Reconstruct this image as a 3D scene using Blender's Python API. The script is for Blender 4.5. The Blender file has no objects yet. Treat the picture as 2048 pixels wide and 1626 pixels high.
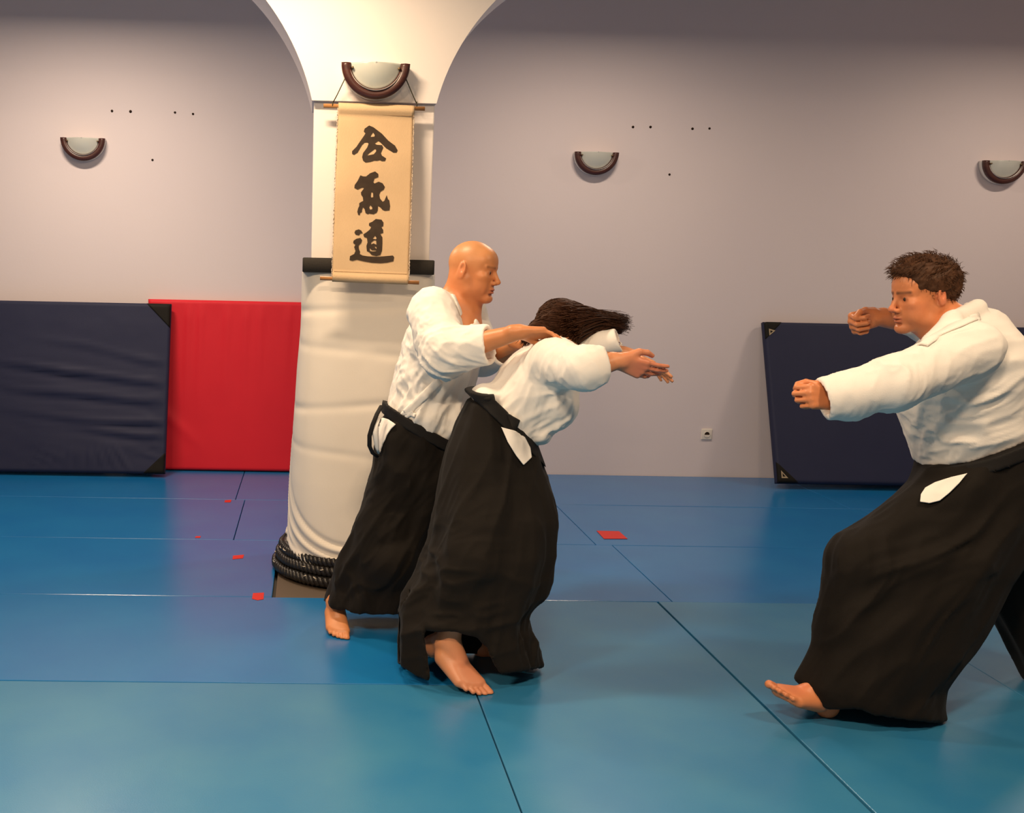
import bpy, bmesh, math, random
import numpy as np
from mathutils import Vector, Matrix
from mathutils.bvhtree import BVHTree

# ------------------------------------------------------------------ camera
FPX, CX, CY = 2112.26, 681.03, 895.79          # focal length and principal point of the 2048x1626 photograph
YAW, PITCH, ROLL, CAM_H, CAM_Y = 0.0301, 0.1716, 0.0217, 1.4946, -0.1604
sc = bpy.context.scene
C = sc.collection
_f = Vector((math.sin(YAW)*math.cos(PITCH), math.cos(YAW)*math.cos(PITCH), -math.sin(PITCH)))
_r = Vector((math.cos(YAW), -math.sin(YAW), 0)); _u = _r.cross(_f)
_r2 = _r*math.cos(ROLL)+_u*math.sin(ROLL); _u2 = -_r*math.sin(ROLL)+_u*math.cos(ROLL)
cd = bpy.data.cameras.new('camera'); cam = bpy.data.objects.new('camera', cd); C.objects.link(cam)
cd.sensor_width = 36; cd.lens = 36*FPX/2048
cd.shift_x = (1024-CX)/2048; cd.shift_y = (CY-813)/2048
cd.clip_start = .05
cam.matrix_world = Matrix(((_r2.x,_u2.x,-_f.x,0),(_r2.y,_u2.y,-_f.y,CAM_Y),(_r2.z,_u2.z,-_f.z,CAM_H),(0,0,0,1)))
sc.camera = cam
CAMP = Vector((0,CAM_Y,CAM_H))

# ------------------------------------------------------------------ light
sc.view_settings.view_transform = 'Standard'; sc.view_settings.look = 'None'
sc.view_settings.exposure = 0.17; sc.view_settings.gamma = 1; sc.view_settings.use_curve_mapping = False
w = bpy.data.worlds.new('world'); sc.world = w; w.use_nodes = True
w.node_tree.nodes['Background'].inputs[0].default_value = (1.0,.80,.62,1)
w.node_tree.nodes['Background'].inputs[1].default_value = 0.05
def area(name, loc, size, power, col, target=None, sy=None, spread=180):
    l = bpy.data.lights.new(name, 'AREA'); l.energy = power; l.color = col; l.size = size
    if sy: l.shape = 'RECTANGLE'; l.size_y = sy
    l.spread = math.radians(spread)
    o = bpy.data.objects.new(name, l); C.objects.link(o); o.location = loc
    d = (Vector(target)-Vector(loc)) if target else Vector((0,0,-1))
    o.rotation_euler = d.to_track_quat('-Z','Y').to_euler()
    return o
WARM = (1.0,.73,.47)
# x, y, height, watts, colour: fluorescent tubes hanging over the mats
LAMPS_ = [(-.25,3.92,2.92,38,WARM),(-1.6,1.3,2.92,92,WARM),(2.5,2.4,2.92,32,WARM),(.3,.8,2.92,88,WARM),(-1.5,6.05,3.12,52,(1,.79,.60)),(1.85,6.05,3.12,30,(1,.79,.60)),(4.95,6.05,3.12,24,(1,.79,.60))]
LAMP_POS = [l[:3] for l in LAMPS_]
for x_,y_,z_,p_,c_ in LAMPS_: area('ceiling_lamp_light', (x_,y_,z_), .5, p_, c_, sy=.12)

# ------------------------------------------------------------------ helpers
def at(px, py, Y):
    """the point of the room seen at a photograph pixel, at distance Y"""
    d = _f + _r2*((px-CX)/FPX) - _u2*((py-CY)/FPX)
    return CAMP + d*((Y-CAM_Y)/d.y)
def onfloor(px, py, z=0.0):
    d = _f + _r2*((px-CX)/FPX) - _u2*((py-CY)/FPX)
    return CAMP + d*((z-CAM_H)/d.z)
def link(name, me, mat=None, parent=None):
    o = bpy.data.objects.new(name, me); C.objects.link(o)
    if mat: me.materials.append(mat)
    if parent: o.parent = parent; o.matrix_parent_inverse = parent.matrix_world.inverted() if False else Matrix()
    return o
def tag(o, label, cat, group=None):
    o['label'] = label; o['category'] = cat
    if group: o['group'] = group
    return o
def thing(name, label, cat, loc=(0,0,0), group=None, rot=None):
    o = bpy.data.objects.new(name, None); C.objects.link(o); o.location = loc; o.empty_display_size = .1
    if rot: o.rotation_euler = rot
    return tag(o, label, cat, group)
def pydata(name, vs, fs, smooth=True):
    me = bpy.data.meshes.new(name); me.from_pydata([tuple(v) for v in vs], [], fs); me.update()
    if smooth: me.polygons.foreach_set('use_smooth', [True]*len(me.polygons))
    return me
def rebase(me, loc):
    """move mesh data so that its object can carry the location"""
    me.transform(Matrix.Translation(-Vector(loc)))
def bevbox(name, x0,x1,y0,y1,z0,z1, bev=.0, seg=2, smooth=False):
    bm = bmesh.new(); bmesh.ops.create_cube(bm, size=1)
    for v in bm.verts:
        v.co = Vector(((x0+x1)/2+v.co.x*(x1-x0), (y0+y1)/2+v.co.y*(y1-y0), (z0+z1)/2+v.co.z*(z1-z0)))
    if bev: bmesh.ops.bevel(bm, geom=bm.edges[:], offset=bev, segments=seg, affect='EDGES', profile=.5)
    me = bpy.data.meshes.new(name); bm.to_mesh(me); bm.free()
    if smooth: me.polygons.foreach_set('use_smooth', [True]*len(me.polygons))
    return me
def tube(name, pts, rad, n=10, closed=False, caps=True, flat=1.0):
    pts = [Vector(p) for p in pts]; N = len(pts); vs=[]; fs=[]
    rads = rad if isinstance(rad,(list,tuple)) else [rad]*N
    t0 = (pts[1]-pts[0]).normalized(); ref = Vector((0,0,1)) if abs(t0.z)<.9 else Vector((1,0,0))
    nrm = (ref - t0*ref.dot(t0)).normalized()
    for i,p in enumerate(pts):
        a = pts[(i+1)%N] if (closed or i<N-1) else pts[i]; b = pts[i-1] if (closed or i>0) else pts[i]
        t = (a-b).normalized(); nrm = (nrm - t*nrm.dot(t)).normalized(); bn = t.cross(nrm)
        for k in range(n):
            an = 2*math.pi*k/n; vs.append(p+(nrm*math.cos(an)*flat+bn*math.sin(an))*rads[i])
    for i in range(N if closed else N-1):
        j=(i+1)%N
        for k in range(n): fs.append((i*n+k, i*n+(k+1)%n, j*n+(k+1)%n, j*n+k))
    if caps and not closed: fs.append(tuple(range(n))[::-1]); fs.append(tuple((N-1)*n+k for k in range(n)))
    return pydata(name, vs, fs)

# ------------------------------------------------------------------ materials
def mat(name, col, rough=.6, spec=.3, bump=None, var=None, sheen=0, metal=0, trans=None, coat=0, sss=0):
    m = bpy.data.materials.new(name); m.use_nodes = True; nt = m.node_tree; b = nt.nodes['Principled BSDF']
    b.inputs['Base Color'].default_value = (*col,1); b.inputs['Roughness'].default_value = rough
    b.inputs['Specular IOR Level'].default_value = spec; b.inputs['Metallic'].default_value = metal
    if sheen: b.inputs['Sheen Weight'].default_value = sheen; b.inputs['Sheen Roughness'].default_value = .5
    if coat: b.inputs['Coat Weight'].default_value = coat
    if sss:
        b.inputs['Subsurface Weight'].default_value = sss; b.inputs['Subsurface Radius'].default_value = (.012,.005,.003); b.inputs['Subsurface Scale'].default_value=1
    tc = nt.nodes.new('ShaderNodeTexCoord')
    if var:      # (scale, amount, col2, stretch)
        sca, amt, col2 = var[:3]; st = var[3] if len(var)>3 else (1,1,1)
        mp = nt.nodes.new('ShaderNodeMapping'); mp.inputs['Scale'].default_value = st
        nz = nt.nodes.new('ShaderNodeTexNoise'); nz.inputs['Scale'].default_value = sca; nz.inputs['Detail'].default_value = 6
        cr = nt.nodes.new('ShaderNodeValToRGB'); cr.color_ramp.elements[0].position=.35; cr.color_ramp.elements[1].position=.7
        cr.color_ramp.elements[0].color=(0,0,0,1); cr.color_ramp.elements[1].color=(amt,)*3+(1,)
        mx = nt.nodes.new('ShaderNodeMix'); mx.data_type='RGBA'
        mx.inputs['A'].default_value=(*col,1); mx.inputs['B'].default_value=(*col2,1)
        nt.links.new(tc.outputs['Object'], mp.inputs[0]); nt.links.new(mp.outputs[0], nz.inputs['Vector'])
        nt.links.new(nz.outputs[0], cr.inputs[0]); nt.links.new(cr.outputs[0], mx.inputs['Factor']); nt.links.new(mx.outputs['Result'], b.inputs['Base Color'])
    if bump:     # (scale, strength, distance[, stretch])
        mp = nt.nodes.new('ShaderNodeMapping'); mp.inputs['Scale'].default_value = bump[3] if len(bump)>3 else (1,1,1)
        nz = nt.nodes.new('ShaderNodeTexNoise'); nz.inputs['Scale'].default_value = bump[0]; nz.inputs['Detail'].default_value = 4
        bp = nt.nodes.new('ShaderNodeBump'); bp.inputs['Strength'].default_value = bump[1]; bp.inputs['Distance'].default_value = bump[2]
        nt.links.new(tc.outputs['Object'], mp.inputs[0]); nt.links.new(mp.outputs[0], nz.inputs['Vector'])
        nt.links.new(nz.outputs[0], bp.inputs['Height']); nt.links.new(bp.outputs[0], b.inputs['Normal'])
    return m
def attr_mat(name, rough=.5, spec=.35, sss=.15, bump=(160,.15,.002)):
    m = mat(name, (.5,.3,.2), rough, spec, bump=bump, sss=sss); nt = m.node_tree
    a = nt.nodes.new('ShaderNodeAttribute'); a.attribute_name = 'tone'
    nt.links.new(a.outputs['Color'], nt.nodes['Principled BSDF'].inputs['Base Color'])
    return m

# ================================================================== THE ROOM
M = {}
M['wall'] = mat('lavender_wall_paint', (.70,.632,.645), .75, .2, bump=(60,.12,.003), var=(1.2,.35,(.73,.665,.66)))
M['arch'] = mat('cream_plaster', (.85,.79,.76), .7, .25, bump=(45,.15,.003))
M['ceil'] = mat('ceiling_paint', (.75,.73,.71), .8, .2, bump=(50,.1,.003))
M['mat'] = mat('blue_mat_vinyl', (.006,.135,.385), .24, .6, bump=(220,.10,.002), var=(2.2,.45,(.012,.18,.42)))
M['mat_teal'] = mat('teal_mat_vinyl', (.020,.160,.345), .29, .6, bump=(220,.12,.002), var=(2.6,.7,(.045,.205,.355)))
M['sub'] = mat('grey_subfloor', (.10,.095,.09), .7, .2, var=(9,.4,(.14,.12,.10)))
M['crash_blue'] = mat('navy_cover_fabric', (.018,.022,.054), .6, .25, bump=(260,.2,.002), var=(5,.3,(.022,.026,.060)))
M['crash_red'] = mat('red_cover_fabric', (.66,.013,.028), .58, .3, bump=(260,.15,.002), var=(5,.3,(.58,.011,.024)))
M['corner'] = mat('black_vinyl', (.012,.011,.009), .6, .12, bump=(200,.2,.002))
M['pad'] = mat('cream_canvas', (.80,.74,.66), .65, .3, bump=(180,.12,.002), var=(3,.3,(.76,.70,.62)))
M['band'] = mat('dark_foam_band', (.030,.026,.022), .7, .2, bump=(120,.3,.003))
M['rope'] = mat('black_rubber_rope', (.012,.010,.009), .38, .5, bump=(90,.4,.003))
M['clip'] = mat('pale_wire', (.7,.62,.5), .35, .6)
M['wood'] = mat('dark_stained_wood', (.045,.012,.010), .38, .5, bump=(30,.2,.002,(1,1,6)), var=(12,.6,(.09,.025,.015),(1,1,8)))
M['glass'] = mat('frosted_lamp_glass', (.50,.52,.48), .22, .5, bump=(60,.04,.002))
M['brass'] = mat('dull_brass', (.25,.17,.09), .4, .5, metal=.8)
M['white_metal'] = mat('white_backplate', (.75,.72,.68), .5, .3)
M['linen'] = mat('beige_linen', (.60,.43,.26), .85, .1, bump=(420,.5,.002,(1,1,.25)), var=(7,.5,(.52,.37,.22)))
M['ink'] = mat('black_brush_ink', (.035,.022,.014), .6, .2, var=(30,.5,(.06,.04,.025)))
M['bamboo'] = mat('varnished_dowel', (.42,.20,.07), .35, .4, var=(25,.5,(.32,.14,.05),(1,8,8)))
M['cord'] = mat('dark_green_cord', (.05,.045,.025), .7, .2)
M['fray'] = mat('frayed_thread', (.62,.50,.38), .9, .1)
M['tape'] = mat('red_floor_tape', (.56,.028,.020), .5, .3, bump=(90,.2,.002))
M['plastic'] = mat('white_outlet_plastic', (.72,.67,.60), .4, .4)
M['hole'] = mat('dark_plug_hole', (.03,.018,.013), .8, .1)
M['triangle'] = mat('worn_silver_print', (.34,.27,.17), .5, .4)

YW = 7.4694; RZ = 3.7
LAMPS=[]
def struct(name, me, m, kind='structure', parent=None):
    o = link(name, me, m, parent); 
    if not parent: o['kind'] = kind
    return o
struct('floor', bevbox('floor', -5,7,-3,YW+.12,-.12,-.04), M['sub'])
wall_back = struct('wall_back', bevbox('wall_back', -5,7,YW,YW+.12,-.04,RZ), M['wall'])
struct('wall_left', bevbox('wall_left', -5.12,-5,-3,YW+.12,-.04,RZ), M['wall'])
struct('wall_right', bevbox('wall_right', 7,7.12,-3,YW+.12,-.04,RZ), M['wall'])
struct('wall_front', bevbox('wall_front', -5.12,7.12,-3.12,-3,-.04,RZ), M['wall'])
struct('ceiling', bevbox('ceiling', -5.12,7.12,-3.12,YW+.12,RZ,RZ+.1), M['ceil'])
# lamps that hang from the ceiling over the mats (out of frame above)
for i,(x,y,lz) in enumerate(LAMP_POS):
    t = thing('ceiling_lamp', 'white ceiling lamp on two rods hanging above the practice mats', 'lamp', (x,y,RZ), group='ceiling lamps out of frame')
    h = bevbox('housing', -.27,.27,-.10,.10,lz+.012-RZ,lz+.07-RZ,.01); o = link('housing', h, M['white_metal'], t)
    for s in (-.2,.2): link('rod', tube('rod', [(s,0,lz+.07-RZ),(s,0,0)], .008), M['white_metal'], t)

# ---------- arcade: pillar and arches
PF = 4.70                                   # front face of the pillar
sp = [at(624,201,PF-.035), at(874,206.5,PF-.035)]
zsp = (sp[0].z+sp[1].z)/2
PXL = at(627.3,226,PF).x; PXR = at(869.4,223,PF).x
PXLb = PXL; PXRb = PXR
PB = PF+.53; PBA = PF+.36
def fit_circle(pts):
    A = np.array([[p.x,p.z,1] for p in pts]); b = -np.array([p.x**2+p.z**2 for p in pts])
    D,E_,F_ = np.linalg.lstsq(A,b,rcond=None)[0]; cx,cz = -D/2,-E_/2
    return cx,cz,math.sqrt(cx*cx+cz*cz-F_)
AF = PF-.035
la = [(532,0),(562,45),(581,79),(597.6,115),(610,149),(619.5,180.5),(624,201)]
ra = [(991,0),(969.5,24.6),(942,63),(917.5,98.5),(895.6,139.5),(882,175),(874,206.5)]
CL = fit_circle([at(x,y,AF) for x,y in la]); CR = fit_circle([at(x,y,AF) for x,y in ra])
def arch_pts():
    """outline of the arcade front above the springing line, from far left to far right"""
    L = []; 
    cx,cz,r = CL
    aE = math.asin(max(-1,min(1,(zsp-cz)/r)))
    top = math.pi/2
    for i in range(33):
        a = aE + (top-aE)*i/32; L.append((cx+r*math.cos(a), cz+r*math.sin(a)))
    Rr = []; cx2,cz2,r2 = CR
    aE2 = math.asin(max(-1,min(1,(zsp-cz2)/r2)))
    for i in range(33):
        a = math.pi-aE2 - (top-aE2)*i/32; Rr.append((cx2+r2*math.cos(a), cz2+r2*math.sin(a)))
    return L,Rr
L_,R_ = arch_pts()
# mirror the half arches to full arches outward, then carry the wall on to the room's sides
XLs, XRs = -3.9, 4.5                        # springings of the wide arches, beyond the frame
Lfull = L_ + [(XLs+(L_[0][0]-x), z) for x,z in L_[::-1]]
Rfull = R_ + [(XRs-(x-R_[0][0]), z) for x,z in R_[::-1]]
print('crowns',L_[-1],R_[-1])
CROWN=2.83
Lfull=[(x,min(z,CROWN)) for x,z in Lfull]; Rfull=[(x,min(z,CROWN)) for x,z in Rfull]
def strip(name, curve, y0, y1, ztop, xend=None):
    vs=[];fs=[]
    c = list(curve)
    if xend is not None: c.append((xend, c[-1][1]))
    for x,z in c: vs += [(x,y0,z),(x,y0,ztop),(x,y1,ztop),(x,y1,z)]
    n=len(c)
    for i in range(n-1):
        a=4*i;b=4*(i+1)
        for k in range(4): fs.append((a+k,a+(k+1)%4,b+(k+1)%4,b+k))
    fs.append((0,1,2,3)); fs.append(tuple(4*(n-1)+k for k in (3,2,1,0)))
    return vs,fs
parts_v=[];parts_f=[]
def addvf(vf):
    o=len(parts_v); parts_v.extend(vf[0]); parts_f.extend([tuple(i+o for i in f) for f in vf[1]])
XM = (L_[0][0]+R_[0][0])/2
addvf(strip('l',[(XM,zsp)]+Lfull, AF, PBA, RZ, -5)); addvf(strip('r',[(XM,zsp)]+Rfull, AF, PBA, RZ, 7))
me = pydata('arcade', parts_v, parts_f, False)
bm = bmesh.new(); bm.from_mesh(me); bmesh.ops.recalc_face_normals(bm, faces=bm.faces[:]); bm.to_mesh(me); bm.free()
o=struct('trim_1', me, M['arch']); me.materials.append(M['wall'])             # the arcade's arches; soffit and rear in wall paint, its darker tone adding soffit shade
for p_ in me.polygons:
    if abs(p_.normal.y)<.5 or p_.normal.y>.5: p_.material_index=1
struct('trim_2', bevbox('pillar', PXL,PXR,PF,PB,0,zsp+.001,.006), M['arch'])
for i,(xa,xb) in enumerate([(-5, Lfull[-1][0]), (Rfull[-1][0], 7)]):
    if xb-xa>.05: struct('trim_%d'%(3+i), bevbox('far_pier', xa,min(xb,xa+.6) if i==1 else xb,PF,PB,0,zsp,.006), M['arch'])

# ---------- plug holes left in the back wall
def disc(name, p, r, d, n=12):
    return tube(name, [p, (p[0],p[1]+d,p[2])], r, n)
for (x,y,r) in [(224,222,.009),(261,223,.010),(350,225,.008),(386,228,.008),(305,320,.008),
              (1266,254,.009),(1301,254,.009),(1385,257.5,.009),(1419,257,.008),(1339,349,.008)]:
    p = at(x,y,YW-.001); link('plug_hole', disc('plug_hole', (p.x,p.y-.001,p.z), r, .004), M['hole'], wall_back)
p = at(261,227,YW-.001); 
# ---------- wall socket
p = at(1413,868.5,YW)
t = thing('wall_socket', 'small white square power socket low on the lavender back wall', 'socket', (p.x,YW,p.z))
link('face_plate', bevbox('face_plate', -.04,.04,-.010,.002,-.041,.041,.006,3,True), M['plastic'], t)
bm = bmesh.new()
def ringloft(name, rings, close_end=True, close_start=False):
    n=len(rings[0]); vs=[v for r in rings for v in r]; fs=[]
    for i in range(len(rings)-1):
        for k in range(n): fs.append((i*n+k,i*n+(k+1)%n,(i+1)*n+(k+1)%n,(i+1)*n+k))
    if close_end: fs.append(tuple((len(rings)-1)*n+k for k in range(n)))
    if close_start: fs.append(tuple(range(n))[::-1])
    return pydata(name, vs, fs)
def circ(r,y,n=28,cx=0,cz=0): return [(cx+r*math.cos(2*math.pi*k/n),y,cz+r*math.sin(2*math.pi*k/n)) for k in range(n)]
link('socket_rim', ringloft('socket_rim',[circ(.0225,-.0095),circ(.0225,-.0135),circ(.019,-.0135),circ(.019,-.0098)]), M['plastic'], t)
link('socket_well', ringloft('socket_well',[circ(.0187,-.0102),circ(.0185,-.0104)]), M['hole'], t)
link('socket_insert', bevbox('socket_insert',-.0185,.0185,-.0125,-.0100,-.0180,-.003,.001), M['plastic'], t)
for s in (-.009,.009): link('contact_hole', disc('contact_hole',(s,-.0135,.0),.0026,.002), M['hole'], t)

# ---------- half-round wall lamps
def sconce(p, R, label, group, glass=None):
    t = thing('wall_lamp', label, 'lamp', tuple(p), group=group)
    n=36; W=.13*R/.14                      # how far it stands off the wall at the top
    # wooden half ring: a thick bowed band around a half disc, bulging from the wall
    def rim(rad, w0, w1, off0, off1, name, m):
        rings=[]
        for i in range(n+1):
            a=math.pi+math.pi*i/n; c,s=math.cos(a),math.sin(a)
            bow=off0+(off1-off0)*abs(s)
            rings.append([(c*(rad-w0),bow-.012,s*(rad-w0)),(c*(rad-w0*.5),bow-.020,s*(rad-w0*.5)),(c*rad,bow-.012,s*rad),(c*(rad+w1),bow+.012,s*(rad+w1)),(c*(rad-w0),bow+.012,s*(rad-w0))])
        return link(name, ringloft(name, rings, True, True), m, t)
    rim(R, .27*R, -.0, -.060, -.060, 'wooden_rim', M['wood'])
    # back plate bowl behind the rim, against the wall
    rings=[]
    for k,(rr,y) in enumerate([(1.0,-.052),(1.0,-.03),(.97,0.0)]):
        rings.append([(math.cos(math.pi+math.pi*i/n)*R*rr,y,math.sin(math.pi+math.pi*i/n)*R*rr) for i in range(n+1)])
    link('mounting_box', ringloft('mounting_box', rings, True, True), M['white_metal'], t)
    # frosted glass: convex half dish with a pale lip
    vs=[];fs=[];m_=14; Rg=R*.755
    for j in range(m_+1):
        q=j/m_
        for i in range(n+1):
            a=math.pi+math.pi*i/n
            vs.append((math.cos(a)*Rg*q, -.062-.042*(1-q*q), math.sin(a)*Rg*q+ .012*(1-q)*0 + .0))
    for j in range(m_):
        for i in range(n):
            a=j*(n+1)+i; fs.append((a,a+1,a+n+2,a+n+1))
    g=pydata('glass_shade',vs,fs); o=link('glass_shade', g, M['glass'], t)
    so=o.modifiers.new('s','SOLIDIFY'); so.thickness=.005; so.offset=1
    rim(Rg+.003, .003, 0, -.050, -.066, 'glass_lip', M['white_metal'])
    for s in (-1,1):
        b=tube('screw', [(s*Rg*.90,-.063,-.022),(s*Rg*.90,-.085,-.022)], [.006,.005], 10); link('screw', b, M['brass'], t)
    return t
def half(pxl,pxr,py,Y,dy): 
    a=at(pxl,py,Y-dy); b=at(pxr,py,Y-dy); return Vector(((a.x+b.x)/2,Y,(a.z+b.z)/2)), (b.x-a.x)/2
p,R=half(121,210,276,YW,.06); sconce(p,R,'unlit half-round wall lamp with dark wooden rim on the back wall, left of the pillar','half-round lamps on the back wall')
p,R=half(1149.5,1237.5,304.5,YW,.06); sconce(p,R,'unlit half-round wall lamp on the back wall, between the pillar and the right edge','half-round lamps on the back wall')
p,R=half(1966,2054,322,YW,.06); sconce(p,R,'unlit half-round wall lamp above the man with dark hair, cut by the right edge','half-round lamps on the back wall')
lampP,lampR=half(683,820,127,AF,.06); sconce(lampP,lampR,'larger half-round wall lamp on the cream pillar, above the calligraphy scroll','pillar lamp')

# ---------- judo mats
MATT=.04
YA=6.4604; XA=1.6101
def judo_mat(x0,x1,y0,y1,label,dz=0,m_=0,group='blue judo mats covering the floor'):
    g=.0022
    cx,cy=(x0+x1)/2,(y0+y1)/2
    me=bevbox('judo_mat', x0-cx+g,x1-cx-g,y0-cy+g,y1-cy-g,-.04,dz,.003,2,False)
    o=link('judo_mat', me, M['mat_teal'] if m_ else M['mat']); o.location=(cx,cy,0); tag(o,label,'mat',group)
    return o
X1=-.4665; X2=1.5944; X3=1.6831
YAn=YA
rows=[]
y1,y0=YW-.003,YA
judo_mat(X1-2,X1,y0,y1,'blue judo mat by the back wall, lying before the left navy crash mat')
judo_mat(X1-4,X1-2,y0,y1,'blue judo mat by the back wall in the far left corner')
judo_mat(X1,X1+2,y0,y1,'blue judo mat by the back wall, between red crash mat and pillar')
judo_mat(X1+2,X1+4,y0,y1,'blue judo mat by the back wall, under the wall socket')
judo_mat(X1+4,X1+6,y0,y1,'blue judo mat by the back wall, before the right navy crash mat')
y1,y0=YA,YA-1
judo_mat(X2-6,X2-4,y0,y1,'blue judo mat of the second row from the wall, at the far left')
judo_mat(X2-4,X2-2,y0,y1,'blue judo mat of the second row from the wall, left of the pillar')
judo_mat(X2-2,X2,y0,y1,'blue judo mat of the second row, passing behind the pillar')
judo_mat(X2,X2+2,y0,y1,'blue judo mat of the second row from the wall, bearing the largest red tape',-.001)
judo_mat(X2+2,X2+4,y0,y1,'blue judo mat of the second row from the wall, behind the dark-haired man')
y1,y0=YA-1,YA-2
BX0=onfloor(552.5,1130).x
judo_mat(BX0-2,BX0,y0,y1,'blue judo mat of the third row, ending left of the pillar base')
judo_mat(BX0-4,BX0-2,y0,y1,'blue judo mat of the third row from the wall, at the far left')
judo_mat(X3-1,X3,y0,y1,'short blue judo mat of the third row, behind the bent-over person')
judo_mat(X3,X3+2,y0,y1,'blue judo mat of the third row from the wall, right of the bent-over person',-.001)
judo_mat(X3+2,X3+4,y0,y1,'blue judo mat of the third row from the wall, behind the dark-haired man')
y1,y0=YA-2,YA-3
judo_mat(XA-3,XA-1,y0,y1,'blue judo mat of the fourth row, in front of the pillar, under the bald man')
judo_mat(XA-5,XA-3,y0,y1,'blue judo mat of the fourth row from the wall, at the left edge')
y1,y0=YA-2,YA-4
judo_mat(XA-1,XA,y0,y1,'blue judo mat laid lengthwise, under the bent-over person',0,1)
judo_mat(XA+.004,XA+1,y0,y1,'blue judo mat laid lengthwise, under the front foot of the dark-haired man',.002,1)
judo_mat(XA+1,XA+2,y0,y1,'blue judo mat laid lengthwise at the right edge, under the dark-haired man',0,1)
judo_mat(XA+2,XA+3,y0,y1,'blue judo mat laid lengthwise, beyond the right edge')
y1,y0=YA-3,YA-4
judo_mat(XA-3,XA-1,y0,y1,'blue judo mat nearest the camera at the bottom left',0,1)
judo_mat(XA-5,XA-3,y0,y1,'blue judo mat nearest the camera, past the bottom left corner',0,1)

for k in range(8):
    judo_mat(XA-5+k,XA-4+k,YA-6,YA-4,'blue judo mat laid lengthwise in the row nearest the camera, outside the photo',0,1)

# ---------- red tape marks
def tape(pts,label):
    P=[onfloor(x,y,.0) for x,y in pts]; c=sum(P,Vector())/len(P); n=len(P)
    vs=[(p.x-c.x,p.y-c.y,.0003) for p in P]+[(p.x-c.x,p.y-c.y,.0022) for p in P]
    fs=[tuple(range(n,2*n)),tuple(range(n))[::-1]]+[(i,(i+1)%n,n+(i+1)%n,n+i) for i in range(n)]
    me=pydata('floor_tape',vs,fs,False); bm=bmesh.new(); bm.from_mesh(me); bmesh.ops.recalc_face_normals(bm,faces=bm.faces[:]); bm.to_mesh(me); bm.free()
    o=link('floor_tape',me,M['tape']); o.location=(c.x,c.y,0); tag(o,label,'tape','red tape marks on the mats')
tape([(1193,1062),(1238,1063),(1255,1078),(1208,1078)],'largest red tape mark, on the mats right of the bent-over person')
tape([(506,1187),(528,1186),(527,1199),(515,1201),(504,1198)],'red tape mark just left of the brown pillar base corner')
tape([(466,1112),(488,1110),(486,1117),(465,1119)],'small red tape mark on the third row of mats, below the red crash mat')
tape([(450,1001),(463,1000),(461,1005),(449,1005)],'tiny red tape scrap on the mat seam nearest the red crash mat')
tape([(392,1073),(402,1073),(400,1076),(390,1076)],'faint red tape scrap on the second mat seam, left of the pillar')

# ---------- crash mats leaning on the back wall
def vhash(ix,iy,iz,seed):
    n=(ix*73856093)^(iy*19349663)^(iz*83492791)^(seed*2654435761&0xffffffff)
    n=(n^(n>>13))*1274126177&0xffffffff; n=n^(n>>16)
    return (n&0xffff)/65535.0
def vnoise(p,seed=1):
    p=np.asarray(p,dtype=np.float64); i=np.floor(p).astype(np.int64); f=p-i; f=f*f*(3-2*f)
    r=0
    for dx in (0,1):
        for dy in (0,1):
            for dz in (0,1):
                w_=(f[:,0] if dx else 1-f[:,0])*(f[:,1] if dy else 1-f[:,1])*(f[:,2] if dz else 1-f[:,2])
                r=r+w_*vhash(i[:,0]+dx,i[:,1]+dy,i[:,2]+dz,seed)
    return r
def fbm(p,seed=1,o=3):
    r=0;a=1;s=0
    for k in range(o): r=r+a*vnoise(p*2**k,seed+k*17); s+=a; a*=.5
    return r/s
def slab(name, W,H,T, bulge, foldf, nx=90, nz=60):
    """cushion: rounded thin box, front face at y=-T..0, with folds"""
    bm=bmesh.new()
    bmesh.ops.create_grid(bm,x_segments=nx,y_segments=nz,size=.5)
    vs=[];fs=[]
    g=[]
    for j in range(nz+1):
        for i in range(nx+1):
            u,v=i/nx,j/nz; g.append((u,v))
    bm.free()
    u=np.array([a for a,b in g]);v=np.array([b for a,b in g])
    # ease so that there are more vertices near edges
    e=lambda t:(1-np.cos(np.pi*t))/2*.6+t*.4
    u=e(u);v=e(v); x=u*W; z=v*H
    dx=np.minimum(x,W-x);dz=np.minimum(z,H-z);r=.022
    inx=np.clip(1-dx/r,0,1);inz=np.clip(1-dz/r,0,1)
    drop=r*(1-np.sqrt(np.clip(1-np.minimum(inx**2+inz**2,1),0,1)))
    soft=np.minimum(1,dx/.12)*np.minimum(1,dz/.12)
    y=-T+drop-bulge*np.sin(np.pi*u)*np.sin(np.pi*v)+foldf(x,z)*soft
    n=len(x); vs=[(x[k],y[k],z[k]) for k in range(n)]+[(x[k],-drop[k],z[k]) for k in range(n)]
    w=nx+1
    for j in range(nz):
        for i in range(nx):
            a=j*w+i; fs.append((a,a+1,a+w+1,a+w)); fs.append((n+a,n+a+w,n+a+w+1,n+a+1))
    ring=[i for i in range(nx+1)]+[j*w+nx for j in range(1,nz+1)]+[nz*w+i for i in range(nx-1,-1,-1)]+[j*w for j in range(nz-1,0,-1)]
    for k in range(len(ring)):
        a,b=ring[k],ring[(k+1)%len(ring)]; fs.append((a,n+a,n+b,b))
    return pydata(name,vs,fs)
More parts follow.
